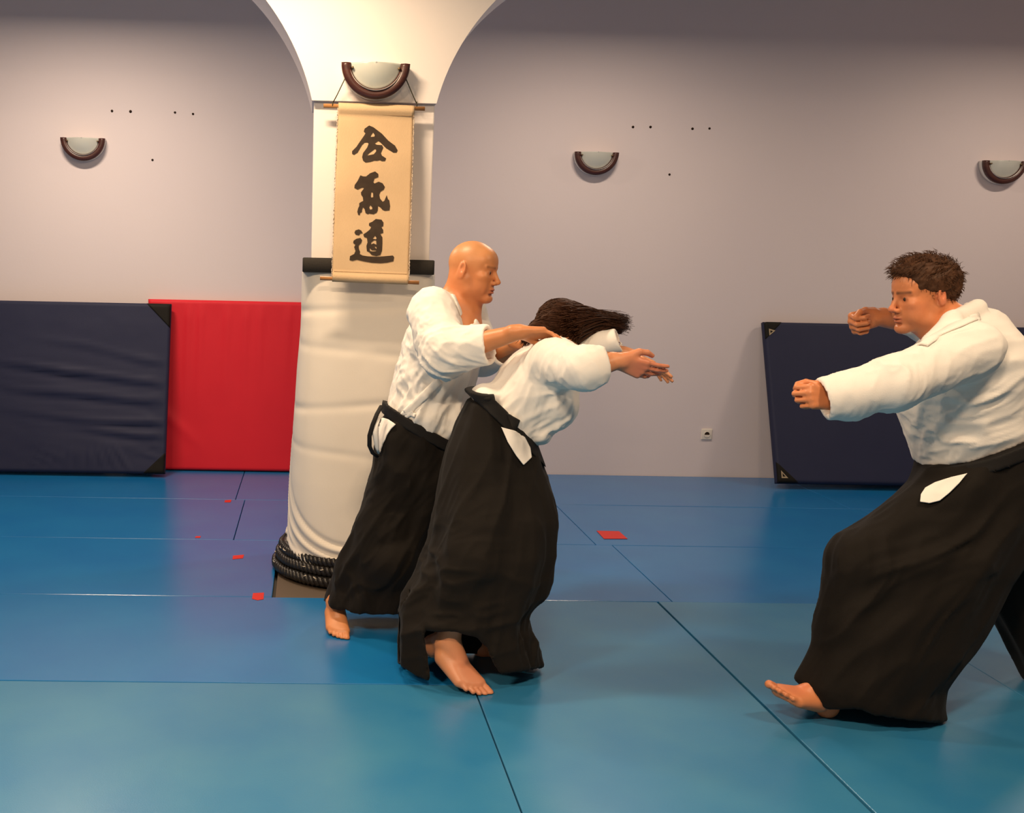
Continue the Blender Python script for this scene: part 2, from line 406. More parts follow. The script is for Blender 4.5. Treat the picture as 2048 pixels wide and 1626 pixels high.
def crash(name,label,x0,W,H,T,ybot,foldf,m,shear=0,bulge=.012,corners=(),group=None,rz=0,roll=0,ytop=YW-.004):
    # bottom edge back at ybot, top back edge rests on the wall
    lean=-math.asin(min(.9,(ytop-ybot)/H))
    t=thing(name,label,'mat',(x0,ybot,.0+T*math.sin(-lean)+.002),group,rot=(lean,roll,rz))
    def skew(me):
        for v in me.vertices: v.co.x+=shear*v.co.z
        return me
    t['lean']=1; del t['lean']
    link('cover', skew(slab('cover',W,H,T,bulge,foldf)), m, t)
    for (cx,cz,sx,sz,s) in corners:
        # triangular vinyl patch wrapped round the corner
        k=.006; L=s; X=cx*W; Z=cz*H
        q=.02
        tri=[(X+sx*.002,Z+sz*.002),(X+sx*L,Z+sz*.002),(X+sx*.002,Z+sz*L)]
        vs=[];fs=[];N=12
        idx={}
        for a in range(N+1):
            for b in range(N+1-a):
                px_=tri[0][0]+(tri[1][0]-tri[0][0])*a/N+(tri[2][0]-tri[0][0])*b/N
                pz_=tri[0][1]+(tri[1][1]-tri[0][1])*a/N+(tri[2][1]-tri[0][1])*b/N
                dx=min(px_,W-px_);dz=min(pz_,H-pz_);r=.022
                ix=max(0,1-dx/r);iz=max(0,1-dz/r);drop=r*(1-math.sqrt(max(0,1-min(ix*ix+iz*iz,1))))
                soft=min(1,dx/.12)*min(1,dz/.12)
                yy=-T+drop-bulge*math.sin(math.pi*px_/W)*math.sin(math.pi*pz_/H)+float(foldf(np.array([px_]),np.array([pz_]))[0])*soft-.0025
                idx[(a,b)]=len(vs); vs.append((px_,yy,pz_))
        for a in range(N):
            for b in range(N-a):
                fs.append((idx[(a,b)],idx[(a+1,b)],idx[(a,b+1)]))
                if b<N-a-1: fs.append((idx[(a+1,b)],idx[(a+1,b+1)],idx[(a,b+1)]))
        o=link('corner_patch',skew(pydata('corner_patch',vs,fs)),M['corner'],t)
        so=o.modifiers.new('s','SOLIDIFY');so.thickness=.002;so.offset=0
    return t
SH_L,SH_R,SH_Q=.02,-.01,-.04
def f_blue(x,z):
    # slack cover: swags hanging from the right edge, puckers along the bottom
    r=0*x; W=2.0
    for k,(z0,am,sl) in enumerate([(.66,.010,.22),(.50,.014,.25),(.36,.012,.20),(.28,.007,.3),(.80,.006,.5)]):
        zc=z0+.0*x+sl*((W-x)/W)**1.6*1.0
        zc=zc+.05*(vnoise(np.stack([x*2.1,0*x+k,0*x],1),60+k)-.5); md=np.clip((x-.5-.12*k)/.9,0,1)*(.35+.9*vnoise(np.stack([x*2.5,0*x+k*3.3,0*x],1),70+k)); r=r-am*np.exp(-((z-zc)/.020)**2)*md+am*.6*np.exp(-((z-zc+.04)/.03)**2)*md
    for k in range(9):
        x0=1.05+.1*k*.9; sl=(.5-(k/8))*1.1
        xc=x0+sl*z*1.2; r=r-.008*np.exp(-((x-xc)/.014)**2)*np.clip(1-z/.28,0,1)
    r=r+.006*(fbm(np.stack([x*3,z*5,0*x],1),4)-.5)
    for k in range(7):
        zc=.10+.085*k; r=r-.006*np.exp(-((z-zc-.25*(W-x))/.010)**2)*np.clip(1-(W-x)/.22,0,1)
    return 2.3*r
def f_red(x,z):
    r=0*x
    for k in range(8):
        xc=.12+.14*k+.03*np.sin(k*2.3)-(.05*(1-z)); r=r-.0045*np.exp(-((x-xc)/.022)**2)*np.clip((z-.35)/.8,0,1)
    r=r-.006*np.exp(-((z-.20-.9*(0.35-x))/.05)**2)*np.clip(1-x/.4,0,1)
    return 2.4*r+.008*(fbm(np.stack([x*4,z*1.5,0*x+3],1),9)-.5)
def f_plain(x,z): return .008*(fbm(np.stack([x*2.2,z*2.2,0*x+7],1),21)-.5)
# left navy mat: right edge seen at x 329..340, bottom y 955, top y 612
pr=onfloor(329,956); T=.07
bl=pr.y+T
print('crash left', pr, at(338,614,YW-.08))
CB=crash('crash_mat','navy crash mat with black corners leaning on the wall, overlapping the red one',pr.x-2.0,2.0,1.195,T,min(bl,YW-.13),f_blue,M['crash_blue'],SH_L,.010,ytop=YW-.075,
      corners=[(1,0,-1,1,.15),(1,1,-1,-1,.17)],group='navy crash mats')
pl=onfloor(296,946.5); 
CRm=crash('crash_mat','red crash mat leaning on the back wall between the navy one and the pillar',pl.x,1.45,1.222,.05,YW-.055,f_red,M['crash_red'],SH_R,.008,ytop=YW-.004)
pq=onfloor(1555,979.5)
tl=at(1519,652,YW-.07)
print('crash right',pq,tl)
CRr=crash('crash_mat','navy crash mat with printed triangle corners leaning behind the dark-haired man',pq.x,2.0,1.168,.075,pq.y+.075,f_plain,M['crash_blue'],SH_Q,.006,
      corners=[(0,0,1,1,.15),(0,1,1,-1,.13)],group='navy crash mats',roll=0)
HQ=1.168
for (z0,z1,s) in [(HQ-.055,HQ-.105,.045),(.035,.09,.04)]:
    yy=-.0795
    tri=[(.028+SH_Q*z1,yy,z1),(.028+SH_Q*z0,yy,z0),(.075+SH_Q*z0,yy,(z0*.75+z1*.25) if z0>1 else z0)]
    vs=[];fs=[]
    c=Vector((sum(p[0] for p in tri)/3,yy,sum(p[2] for p in tri)/3))
    outer=[Vector(p) for p in tri]; inner=[c+(p-c)*.45 for p in outer]
    V=[*outer,*inner]; V+= [v+Vector((0,.0015,0)) for v in V]
    F=[(i,(i+1)%3,3+(i+1)%3,3+i) for i in range(3)]+[(6+i,9+i,9+(i+1)%3,6+(i+1)%3) for i in range(3)]
    link('corner_print',pydata('corner_print',V,F,False),M['triangle'],CRr)

# ---------- pillar padding, band, rope and base
zt=at(735,547,PF-.07).z
PCX=(PXL+PXR)/2; PCY=(PF+PB)/2
def se(a,rx,ry,n):
    c,s=math.cos(a),math.sin(a)
    k=(abs(c)**n+abs(s)**n)**(-1/n); return rx*c*k, ry*s*k
pad_l=[(545,604.5),(650,601),(740,594),(850,586),(950,580),(1050,576),(1100,574),(1125,579),(1145,600)]
nz,na=170,220; rings=[]
ztop_=zt; zb=.012
yf_top=PF-.075
PADT=thing('pillar_pad','cream canvas padding wrapped round the lower half of the pillar','padding',(PCX,PCY,0))
lx=[]
for (y,x) in pad_l: 
    p=at(x,y,PCY-.08); lx.append((p.z,p.x))
lx.sort()
zs_=np.array([a for a,b in lx]); xs_=np.array([b for a,b in lx])
for j in range(nz+1):
    v=j/nz; z=zb+(ztop_-zb)*v
    xl=float(np.interp(z,zs_,xs_)) if z>zs_[0] else float(xs_[0]+.01)
    rx=PCX-xl; ry=.30+ (rx-.31)*.9; n=2.6+3.0*v
    ring=[]
    for k in range(na):
        a=2*math.pi*k/na; x,y=se(a,rx,ry,n)
        ring.append([x,y,z])
    rings.append(ring)
P=np.array(rings).reshape(-1,3); ang=np.arctan2(P[:,1],P[:,0]); H=P[:,2]
disp=.004*(fbm(np.stack([ang*2,H*5,0*H],1),31)-.5)
# slack sideways creases
for (h0,sl,am,w_) in [(1.30,.02,.007,.02),(1.10,-.03,.006,.022),(.86,.03,.006,.02),(.62,-.04,.004,.02)]:
    disp+= -am*np.exp(-((H-h0-sl*(ang+1.6))/w_)**2)*(.4+.6*vnoise(np.stack([ang*2.5,H*0+h0*9,0*H],1),5))
# gathered cloth near the foot: curved drag folds
for k in range(7):
    q=np.clip(-ang-1.75,0,3)/1.39; hc=.05+.022*k+(.10+.085*k)*q**2.2+.012*math.sin(k*2.7)
    md=.35+.9*vnoise(np.stack([ang*1.3,H*0+k*7.1,0*H],1),40+k); wk=.008+.004*(k%3)+.010*q
    disp+= (.0105*np.exp(-((H-hc)/wk)**2) -.009*np.exp(-((H-hc-.020-.01*q)/wk)**2))*np.clip(1.3-H/.6,0,1)*md*np.clip((H-.09)/.06,0,1)
P[:,0]+=np.cos(ang)*disp; P[:,1]+=np.sin(ang)*disp
rings=[[tuple(P[j*na+k]) for k in range(na)] for j in range(nz+1)]
# round over the top lip toward the pillar
top=rings[-1]; rings.append([(x*.985,y*.985,z+.006) for x,y,z in top]); rings.append([(x*.88,y*.88,z+.007) for x,y,z in top])
link('canvas_cover',ringloft('canvas_cover',rings),M['pad'],PADT)
# dark foam band at the top
zb0=at(735,548,PF-.05).z; zb1=at(735,517.5,PF-.05).z
bl_,br_=at(605,530,PF-.05).x-PCX,at(869.5,535,PF-.05).x-PCX
rings=[]
def rect(z,e=0):
    x0,x1=bl_-e,br_+e; y0,y1=-(.265+.05)-e,.265+.05+e; r=.012; pts=[]
    for (cx,cy,a0) in [(x1-r,y1-r,0),(x0+r,y1-r,90),(x0+r,y0+r,180),(x1-r,y0+r,270)]:
        for q in range(5):
            a=math.radians(a0+q*22.5); pts.append((cx+r*math.cos(a),cy+r*math.sin(a),z))
    return pts
rings=[rect(zb0+.002,-.004),rect(zb0+.004),rect(zb1-.004),rect(zb1,-.004)]
link('foam_band',ringloft('foam_band',rings,True,True),M['band'],PADT)
# seam line of the canvas
# base board
q0=onfloor(549.5,1188,.0); 
bb=bevbox('base_board',0,X3-1-BX0-.03,0,.96,-.038,-.006,.004); o=link('base_board',bb,mat('brown_board',(.10,.075,.055),.6,.3,bump=(40,.2,.003))); o.location=(BX0+.012,YA-2+.012,0)
tag(o,'brown board sunk between the mats beneath the pillar padding','board')
# braided rope coils round the foot of the padding
def rope_thing():
    t=thing('braided_rope','thick braided black rubber rope coiled round the foot of the pillar padding','rope',(PCX,PCY,0))
    for c,(h,off) in enumerate([(.028,.040),(.075,.022),(.115,.006)]):
        pts=[]; N=420; rx=.375+off; ry=.36+off
        for strand in range(3):
            pts=[]
            for i in range(N):
                a=2*math.pi*i/N; ph=a*34+strand*2*math.pi/3
                rr=.016*math.sin(ph); zz=.013*math.sin(2*ph)
                pts.append(((rx+rr*.9)*math.cos(a),(ry+rr*.9)*math.sin(a),h+zz*1.1+.004))
            link('strand',tube('strand',pts,.0135,7,closed=True),M['rope'],t)
    random.seed(3)
    for k in range(16):
        a=math.radians(185+random.random()*80); h=random.choice([.05,.09,.13]); rx=.375+.05-(h-.05)*.3+.012
        p=Vector((rx*math.cos(a),(rx-.012)*math.sin(a),h)); 
        d=Vector((-math.sin(a),math.cos(a),random.uniform(-.6,.6)))*.009
        link('wire_clip',tube('wire_clip',[p-d,p+Vector((math.cos(a),math.sin(a),0))*.004,p+d],.0016,6),M['clip'],t)
    return t
rope_thing()

# ================================================================== CALLIGRAPHY SCROLL
YT=AF-.030; YBm=PF-.150
def spt(px,py):
    """point of the scroll plane: top rod in front of the lintel, bottom rod on the padding"""
    y0,y1=214,560
    f=(py-y0)/(y1-y0); Y=YT+(YBm-YT)*f
    return at(px,py,Y)
SC=thing('calligraphy_scroll','beige linen hanging scroll with three black brush characters on the pillar','scroll',tuple(at(747,217,YT)))
def loc(p): return Vector(p)-SC.location
def edgeL(py): return np.interp(py,[205,235,400,555,566],[677,676,669.5,664.5,664])
def edgeR(py): return np.interp(py,[212,235,400,555,570],[829,826.5,822,816.5,815])
def cloth_pt(u,v,off=0):
    yl=206+(563-206)*v; yr=212+(569-212)*v
    py=yl+(yr-yl)*u; px=edgeL(py)+(edgeR(py)-edgeL(py))*u
    return spt(px,py)
nx,ny=30,70; vs=[];fs=[]
for j in range(ny+1):
    for i in range(nx+1):
        u,v=i/nx,j/ny; p=loc(cloth_pt(u,v))
        y=.0035*math.sin(u*5+v*2)*math.sin(v*math.pi)+.002*math.sin(v*17+u*3)
        # sleeves round the two rods
        yt=0
        for c,w_ in ((.028,.030),(.972,.026)):
            d=(v-c)/w_
            if abs(d)<1: yt=max(yt,.016*math.sqrt(1-d*d))
        vs.append((p.x,p.y-y-yt,p.z))
for j in range(ny):
    for i in range(nx):
        a=j*(nx+1)+i; fs.append((a,a+1,a+nx+2,a+nx+1))
clo=pydata('linen_cloth',vs,fs); co=link('linen_cloth',clo,M['linen'],SC)
so=co.modifiers.new('s','SOLIDIFY'); so.thickness=.003; so.offset=0
BVc=BVHTree.FromPolygons(vs,fs)
def on_cloth(px,py,lift=.003):
    p=loc(spt(px,py)); o=CAMP-SC.location; d=(p-o).normalized()
    h=BVc.ray_cast(o,d)[0]
    if h is None: h=p
    return h-d*lift
# rods
for (a,b,nm) in [((647,211.5),(849.5,217.5),'top_rod'),((640,556),(838,565),'bottom_rod')]:
    A=loc(spt(*a));B=loc(spt(*b)); link(nm,tube(nm,[A,A.lerp(B,.5),B],.0093,14),M['bamboo'],SC)
# hanging cords up to the lamp
for (a,b) in [((665,209),(690,157)),((833.5,209),(812,158))]:
    A=loc(spt(*a)); B=loc(at(b[0],b[1],AF-.05)); 
    lp=[A+Vector((0,-.011*math.cos(t),.011*math.sin(t))) for t in np.linspace(-2,2.6,8)]
    link('hanging_cord',tube('hanging_cord',[lp[0],*lp[1:],A.lerp(B,.35),A.lerp(B,.7),B],.0022,6),M['cord'],SC)
# hem seams and frayed borders
for v,side in ((.058,1),(.942,1)):
    pts=[loc(cloth_pt(u,v))+Vector((0,-.004-.001,0)) for u in np.linspace(.02,.98,24)]
    link('hem_seam',tube('hem_seam',pts,.0011,5),mat('hem_thread',(.36,.24,.13),.9,.1),SC)
random.seed(5)
def fray(side):
    pts=[]
    for v in np.linspace(.01,.99,240):
        p=loc(cloth_pt(0.0 if side<0 else 1.0,v)); 
        p.x+=side*(.001+.003*random.random()); p.y-=.003+.003*random.random(); p.z+=random.uniform(-.003,.003); pts.append(p)
    link('frayed_edge',tube('frayed_edge',pts,[random.uniform(.001,.0028) for _ in pts],5),M['fray'],SC)
fray(-1);fray(1)
# brush characters, traced as inked shapes (zoom 4.395 per pixel, origin 640,230)
def zp(l): return [(640+x/4.395,230+y/4.395) for x,y in l]
def ink(outer,holes=(),name='brush_character'):
    """filled outline with holes, laid on the linen"""
    cu=bpy.data.curves.new('tmp','CURVE'); cu.dimensions='2D'; cu.fill_mode='FRONT'
    for lp in [outer,*holes]:
        lp=zp(lp); s=cu.splines.new('POLY'); s.points.add(len(lp)-1); s.use_cyclic_u=True
        for q,(x,y) in zip(s.points,lp): q.co=(x,-y,0,1)
    return cu
def ink_obj(polys,name):
    vs=[];fs=[]
    cu=bpy.data.curves.new('tmp','CURVE'); cu.dimensions='2D'; cu.fill_mode='FRONT' if False else 'BOTH'
    for lp in polys:
        lp=zp(lp); s=cu.splines.new('POLY'); s.points.add(len(lp)-1); s.use_cyclic_u=True
        for q,(x,y) in zip(s.points,lp): q.co=(x-740,-(y-400),0,1)
    o=bpy.data.objects.new('tmp',cu); C.objects.link(o); dg=bpy.context.evaluated_depsgraph_get(); dg.update()
    me=bpy.data.meshes.new_from_object(o.evaluated_get(dg)); bpy.data.objects.remove(o)
    bm=bmesh.new(); bm.from_mesh(me); bmesh.ops.remove_doubles(bm,verts=bm.verts[:],dist=.001)
    bmesh.ops.triangulate(bm,faces=bm.faces[:])
    for _ in range(3):
        ed=[e for e in bm.edges if e.calc_length()>6]
        if ed: bmesh.ops.subdivide_edges(bm,edges=ed,cuts=1); bmesh.ops.triangulate(bm,faces=bm.faces[:])
    for v in bm.verts:
        p=on_cloth(v.co.x+740,400-v.co.y,.0030); v.co=p
    bmesh.ops.recalc_face_normals(bm,faces=bm.faces[:])
    bm.to_mesh(me); bm.free(); me.materials.clear()
    ob=link(name,me,M['ink'],SC); so=ob.modifiers.new('s','SOLIDIFY'); so.thickness=.0012; so.offset=0
    return ob
K1=[[(432,92),(470,108),(545,165),(600,225),(660,270),(682,310),(672,330),(645,330),(580,290),(530,240),(512,228),(480,250),(500,262),(545,265),(556,285),(535,335),(545,358),(580,380),(572,404),(545,405),(525,396),(500,402),(480,400),(440,412),(400,417),(378,400),(370,370),(378,335),(415,285),(428,250),(415,240),(390,243),(368,265),(330,330),(298,350),(282,340),(282,318),(320,280),(350,235),(385,185),(400,160),(385,145),(392,120)],
    [(466,152),(482,176),(478,190),(444,193),(448,178)],
    [(482,298),(494,305),(492,322),(472,345),(412,357),(432,335)]]
K2=[[(484,496),(512,518),(512,545),(478,558),(468,590),(480,602),(515,586),(550,600),(570,632),(560,655),(532,672),(520,700),(528,735),(550,762),(565,755),(586,705),(598,742),(608,748),(616,800),(610,838),(570,842),(548,832),(535,815),(510,798),(508,835),(498,858),(470,872),(432,866),(420,872),(400,860),(392,825),(378,810),(370,830),(368,852),(352,862),(350,880),(335,876),(328,850),(335,820),(345,800),(345,775),(360,765),(380,755),(376,720),(362,700),(360,680),(390,640),(368,638),(330,655),(302,640),(305,615),(330,580),(355,530),(380,540),(405,540),(440,512)],
    [(450,678),(466,680),(468,722),(452,726),(446,715)],
    [(442,792),(458,808),(460,828),(440,832),(432,810)]]
K3=[[(490,914),(540,920),(558,945),(556,975),(540,985),(555,1010),(556,1035),(530,1045),(548,1075),(548,1130),(545,1190),(530,1230),(495,1240),(455,1230),(432,1205),(412,1195),(408,1150),(418,1120),(412,1080),(388,1072),(380,1050),(410,1030),(440,1005),(450,985),(430,970),(432,950),(460,938)],
    [(484,1060),(498,1082),(492,1092),(462,1088)],[(476,1100),(494,1102),(496,1140),(470,1128),(448,1138),(450,1120)],
    [(484,1156),(497,1158),(496,1178),(480,1160)],[(436,1168),(455,1188),(492,1190),(494,1198),(462,1200),(440,1195)]]
K3b=[[(340,1005),(362,1015),(376,1038),(355,1042),(342,1058),(315,1052),(303,1035),(310,1015)]]
K3c=[[(355,1080),(370,1100),(362,1125),(340,1148),(342,1178),(352,1200),(350,1222),(375,1235),(420,1242),(500,1246),(560,1242),(640,1235),(652,1250),(645,1285),(590,1298),(530,1303),(450,1298),(380,1285),(325,1272),(285,1282),(260,1275),(264,1240),(300,1222),(312,1195),(300,1160),(312,1140),(292,1125),(295,1105),(320,1088)]]
ink_obj(K1,'brush_character'); ink_obj(K2,'brush_character'); ink_obj(K3,'brush_character')
ink_obj(K3b,'brush_stroke'); ink_obj(K3c,'brush_stroke')

# ================================================================== SHAPING TOOLS FOR THE FIGURES
F32=np.float32
def nv(a): a=np.asarray(a,float); return a/np.linalg.norm(a)
def axis(lo,hi,h,fine=()):
    xs=[lo]
    while xs[-1]<hi:
        s=h
        for a,b,hf in fine:
            if a-.02<xs[-1]<b+.02: s=min(s,hf)
        xs.append(xs[-1]+s)
    return np.array(xs)
class Field:
    def __init__(s,lo,hi,h,fine=()):
        """fine: list of (lo3,hi3,step) boxes with a finer grid"""
        s.ax=[axis(lo[k],hi[k],h,[(f[0][k],f[1][k],f[2]) for f in fine]) for k in range(3)]
        s.D=np.full([len(a) for a in s.ax],.5,F32)
    def sl(s,lo,hi,pad):
        out=[]
        for k in range(3):
            a=np.searchsorted(s.ax[k],lo[k]-pad); b=np.searchsorted(s.ax[k],hi[k]+pad)
            out.append((max(0,a-1),min(len(s.ax[k]),b+1)))
        return out
    def grid(s,b):
        x=s.ax[0][b[0][0]:b[0][1]].astype(F32)[:,None,None]; y=s.ax[1][b[1][0]:b[1][1]].astype(F32)[None,:,None]; z=s.ax[2][b[2][0]:b[2][1]].astype(F32)[None,None,:]
        return x,y,z
    def add(s,prim,k=.01,op='u'):
        f,lo,hi=prim; b=s.sl(lo,hi,k+.03)
        if any(q[1]-q[0]<1 for q in b): return s
        x,y,z=s.grid(b); d=f(x,y,z).astype(F32)
        S=tuple(slice(*q) for q in b); D=s.D[S]
        if op=='u':
            h=np.clip(.5+.5*(D-d)/k,0,1); s.D[S]=D*(1-h)+d*h-k*h*(1-h)
        elif op=='s':   # subtract
            h=np.clip(.5-.5*(D+d)/k,0,1); s.D[S]=D*(1-h)+(-d)*h+k*h*(1-h)
        elif op=='i':
            h=np.clip(.5-.5*(D-d)/k,0,1); s.D[S]=D*(1-h)+d*h+k*h*(1-h)
        return s
    def cut(s,p,n,k=.006):
        """remove everything on the side n points to"""
        n=nv(n); x,y,z=s.grid([(0,len(a)) for a in s.ax])
        d=((x-p[0])*n[0]+(y-p[1])*n[1]+(z-p[2])*n[2]).astype(F32)
        s.D=np.maximum(s.D,d); return s
    def mesh(s):
        D=s.D; D[0]=D[-1]=.5; D[:,0]=D[:,-1]=.5; D[:,:,0]=D[:,:,-1]=.5
        I=D<0; nx,ny,nz=D.shape
        c=np.zeros((nx-1,ny-1,nz-1),np.int8)
        for i in (0,1):
            for j in (0,1):
                for k in (0,1): c+=I[i:nx-1+i,j:ny-1+j,k:nz-1+k]
        act=(c>0)&(c<8); idx=np.argwhere(act); n=len(idx)
        ID=np.full(act.shape,-1,np.int64); ID[act]=np.arange(n)
        cor=[(i,j,k) for i in (0,1) for j in (0,1) for k in (0,1)]
        V={q:D[idx[:,0]+q[0],idx[:,1]+q[1],idx[:,2]+q[2]] for q in cor}
        P=np.zeros((n,3)); cnt=np.zeros(n)
        for a in cor:
            for ax in range(3):
                if a[ax]: continue
                b=list(a); b[ax]=1; b=tuple(b); va,vb=V[a],V[b]; m=(va<0)!=(vb<0)
                t=va[m]/(va[m]-vb[m]); q=np.tile(np.array(a,float),(m.sum(),1)); q[:,ax]+=t; P[m]+=q; cnt[m]+=1
        P/=cnt[:,None]; W=np.zeros_like(P)
        for k in range(3): xs=s.ax[k]; i=idx[:,k]; W[:,k]=xs[i]+P[:,k]*(xs[i+1]-xs[i])
        F=[]
        for ax in range(3):
            o=[1,1,1]; o[ax]=0
            lo=[slice(0 if k==ax else 1, D.shape[k]-1) for k in range(3)]
            A=I[tuple(lo)]; hi=list(lo); hi[ax]=slice(1,D.shape[ax]); B=I[tuple(hi)]
            e=np.argwhere(A!=B); 
            st=np.array([0 if k==ax else 1 for k in range(3)]); e=e+st; a=I[e[:,0],e[:,1],e[:,2]]
            u,v=[(1,2),(2,0),(0,1)][ax]; du=np.zeros(3,int);du[u]=1;dv=np.zeros(3,int);dv[v]=1
            g=lambda q: ID[q[:,0],q[:,1],q[:,2]]
            q=np.stack([g(e-du-dv),g(e-dv),g(e),g(e-du)],1)
            q[~a]=q[~a][:,::-1]; F.append(q)
        F=np.concatenate(F); F=F[(F>=0).all(1)]
        return W,F
def vnorm(V,F):
    a,b,c,d=(V[F[:,i]] for i in range(4)); n=np.cross(c-a,d-b); N=np.zeros_like(V)
    for i in range(4): np.add.at(N,F[:,i],n)
    return N/np.maximum(np.linalg.norm(N,axis=1,keepdims=True),1e-9)
def smooth(V,F,it=2,lam=.5):
    n=len(V)
    for _ in range(it):
        S=np.zeros_like(V);c=np.zeros(n)
        for i in range(4):
            j=(i+1)%4
            for a,b in ((i,j),(j,i)): np.add.at(S,F[:,a],V[F[:,b]]); np.add.at(c,F[:,a],1)
        V=V+(S/np.maximum(c,1)[:,None]-V)*lam
    return V
def fmesh(name,V,F,mt,parent,tone=None):
    V=V.copy(); V[:,2]=np.maximum(V[:,2],.003)
    me=bpy.data.meshes.new(name); me.vertices.add(len(V)); me.vertices.foreach_set('co',V.astype(F32).ravel())
    me.loops.add(F.size); me.loops.foreach_set('vertex_index',F.astype(np.int32).ravel())
    me.polygons.add(len(F)); me.polygons.foreach_set('loop_start',np.arange(0,F.size,4,dtype=np.int32)); me.update(calc_edges=True)
    me.polygons.foreach_set('use_smooth',[True]*len(F))
    if tone is not None:
        at_=me.color_attributes.new('tone','FLOAT_COLOR','POINT'); at_.data.foreach_set('color',np.concatenate([tone,np.ones((len(V),1))],1).astype(F32).ravel())
    me.validate()
    return link(name,me,mt,parent)
# ---- shapes
def cap(a,b,ra,rb=None):
    a=np.asarray(a,float);b=np.asarray(b,float); rb=ra if rb is None else rb; ab=b-a; L=max(float(ab@ab),1e-9)
    def f(x,y,z):
        t=np.clip(((x-a[0])*ab[0]+(y-a[1])*ab[1]+(z-a[2])*ab[2])/L,0,1)
        return np.sqrt((x-a[0]-t*ab[0])**2+(y-a[1]-t*ab[1])**2+(z-a[2]-t*ab[2])**2)-(ra+(rb-ra)*t)
    R_=max(ra,rb); return f,np.minimum(a,b)-R_,np.maximum(a,b)+R_
def ell(c,r,U=None):
    c=np.asarray(c,float); U=np.eye(3) if U is None else np.asarray(U,float); r=np.asarray(r,float)
    def f(x,y,z):
        X=[((x-c[0])*U[k][0]+(y-c[1])*U[k][1]+(z-c[2])*U[k][2]) for k in range(3)]
        k0=np.sqrt(sum((X[k]/r[k])**2 for k in range(3))); k1=np.sqrt(sum((X[k]/r[k]**2)**2 for k in range(3)))
        return k0*(k0-1)/np.maximum(k1,1e-6)
    R_=r.max(); return f,c-R_,c+R_
def frame(w,u):
    w=nv(w); u=np.asarray(u,float); u=nv(u-w*(u@w)); return u,np.cross(w,u),w
def loft(o,w,u,st,pleat=None,n=2.0,pad=.0):
    """st rows: t, cu, cv, ru, rv along axis w from o"""
    U,Vv,W_=frame(w,u); o=np.asarray(o,float); st=np.array(st,float); T=st[:,0]
    pts=[o+W_*t+U*(cu+s*ru)+Vv*(cv+q*rv) for t,cu,cv,ru,rv in st for s in (-1,1) for q in (-1,1)]
    lo=np.min(pts,0)-.02;hi=np.max(pts,0)+.02
    def f(x,y,z):
        t=(x-o[0])*W_[0]+(y-o[1])*W_[1]+(z-o[2])*W_[2]; a=(x-o[0])*U[0]+(y-o[1])*U[1]+(z-o[2])*U[2]; b=(x-o[0])*Vv[0]+(y-o[1])*Vv[1]+(z-o[2])*Vv[2]
        shp=t.shape; tc=np.clip(t,T[0],T[-1]).ravel()
        g=[np.interp(tc,T,st[:,k]).reshape(shp) for k in (1,2,3,4)]
        da=(a-g[0])/g[2]; db=(b-g[1])/g[3]
        r=(np.abs(da)**n+np.abs(db)**n)**(1/n)
        if pleat is not None: r=r-pleat(np.arctan2(db,da),tc.reshape(shp))
        d=(r-1)*np.minimum(g[2],g[3])*.85
        return np.maximum(d,np.maximum(T[0]-t,t-T[-1]))
    return f,lo,hi
def rows_loft(rows,Yf,ryf,pleat=None,n=2.0):
    """upright cloth tube from outline rows (py, left px, right px) seen at distance Yf(py)"""
    st=[]
    for py,l,r in rows:
        Y=Yf(py); a=at(l,py,Y);b=at(r,py,Y); st.append(((a.z+b.z)/2,(a.x+b.x)/2,Y,(b.x-a.x)/2,ryf(py)))
    st.sort(); return loft((0,0,0),(0,0,1),(1,0,0),st,pleat,n)
def box(c,U,h,r=.0):
    c=np.asarray(c,float)
    def f(x,y,z):
        q=[np.abs((x-c[0])*U[k][0]+(y-c[1])*U[k][1]+(z-c[2])*U[k][2])-h[k]+r for k in range(3)]
        return np.sqrt(np.maximum(q[0],0)**2+np.maximum(q[1],0)**2+np.maximum(q[2],0)**2)+np.minimum(np.maximum(q[0],np.maximum(q[1],q[2])),0)-r
    R_=float(np.linalg.norm(h)); return f,c-R_,c+R_
def chain(F_,pts,rad,k=.01):
    for i in range(len(pts)-1): F_.add(cap(pts[i],pts[i+1],rad[i],rad[i+1]),k)
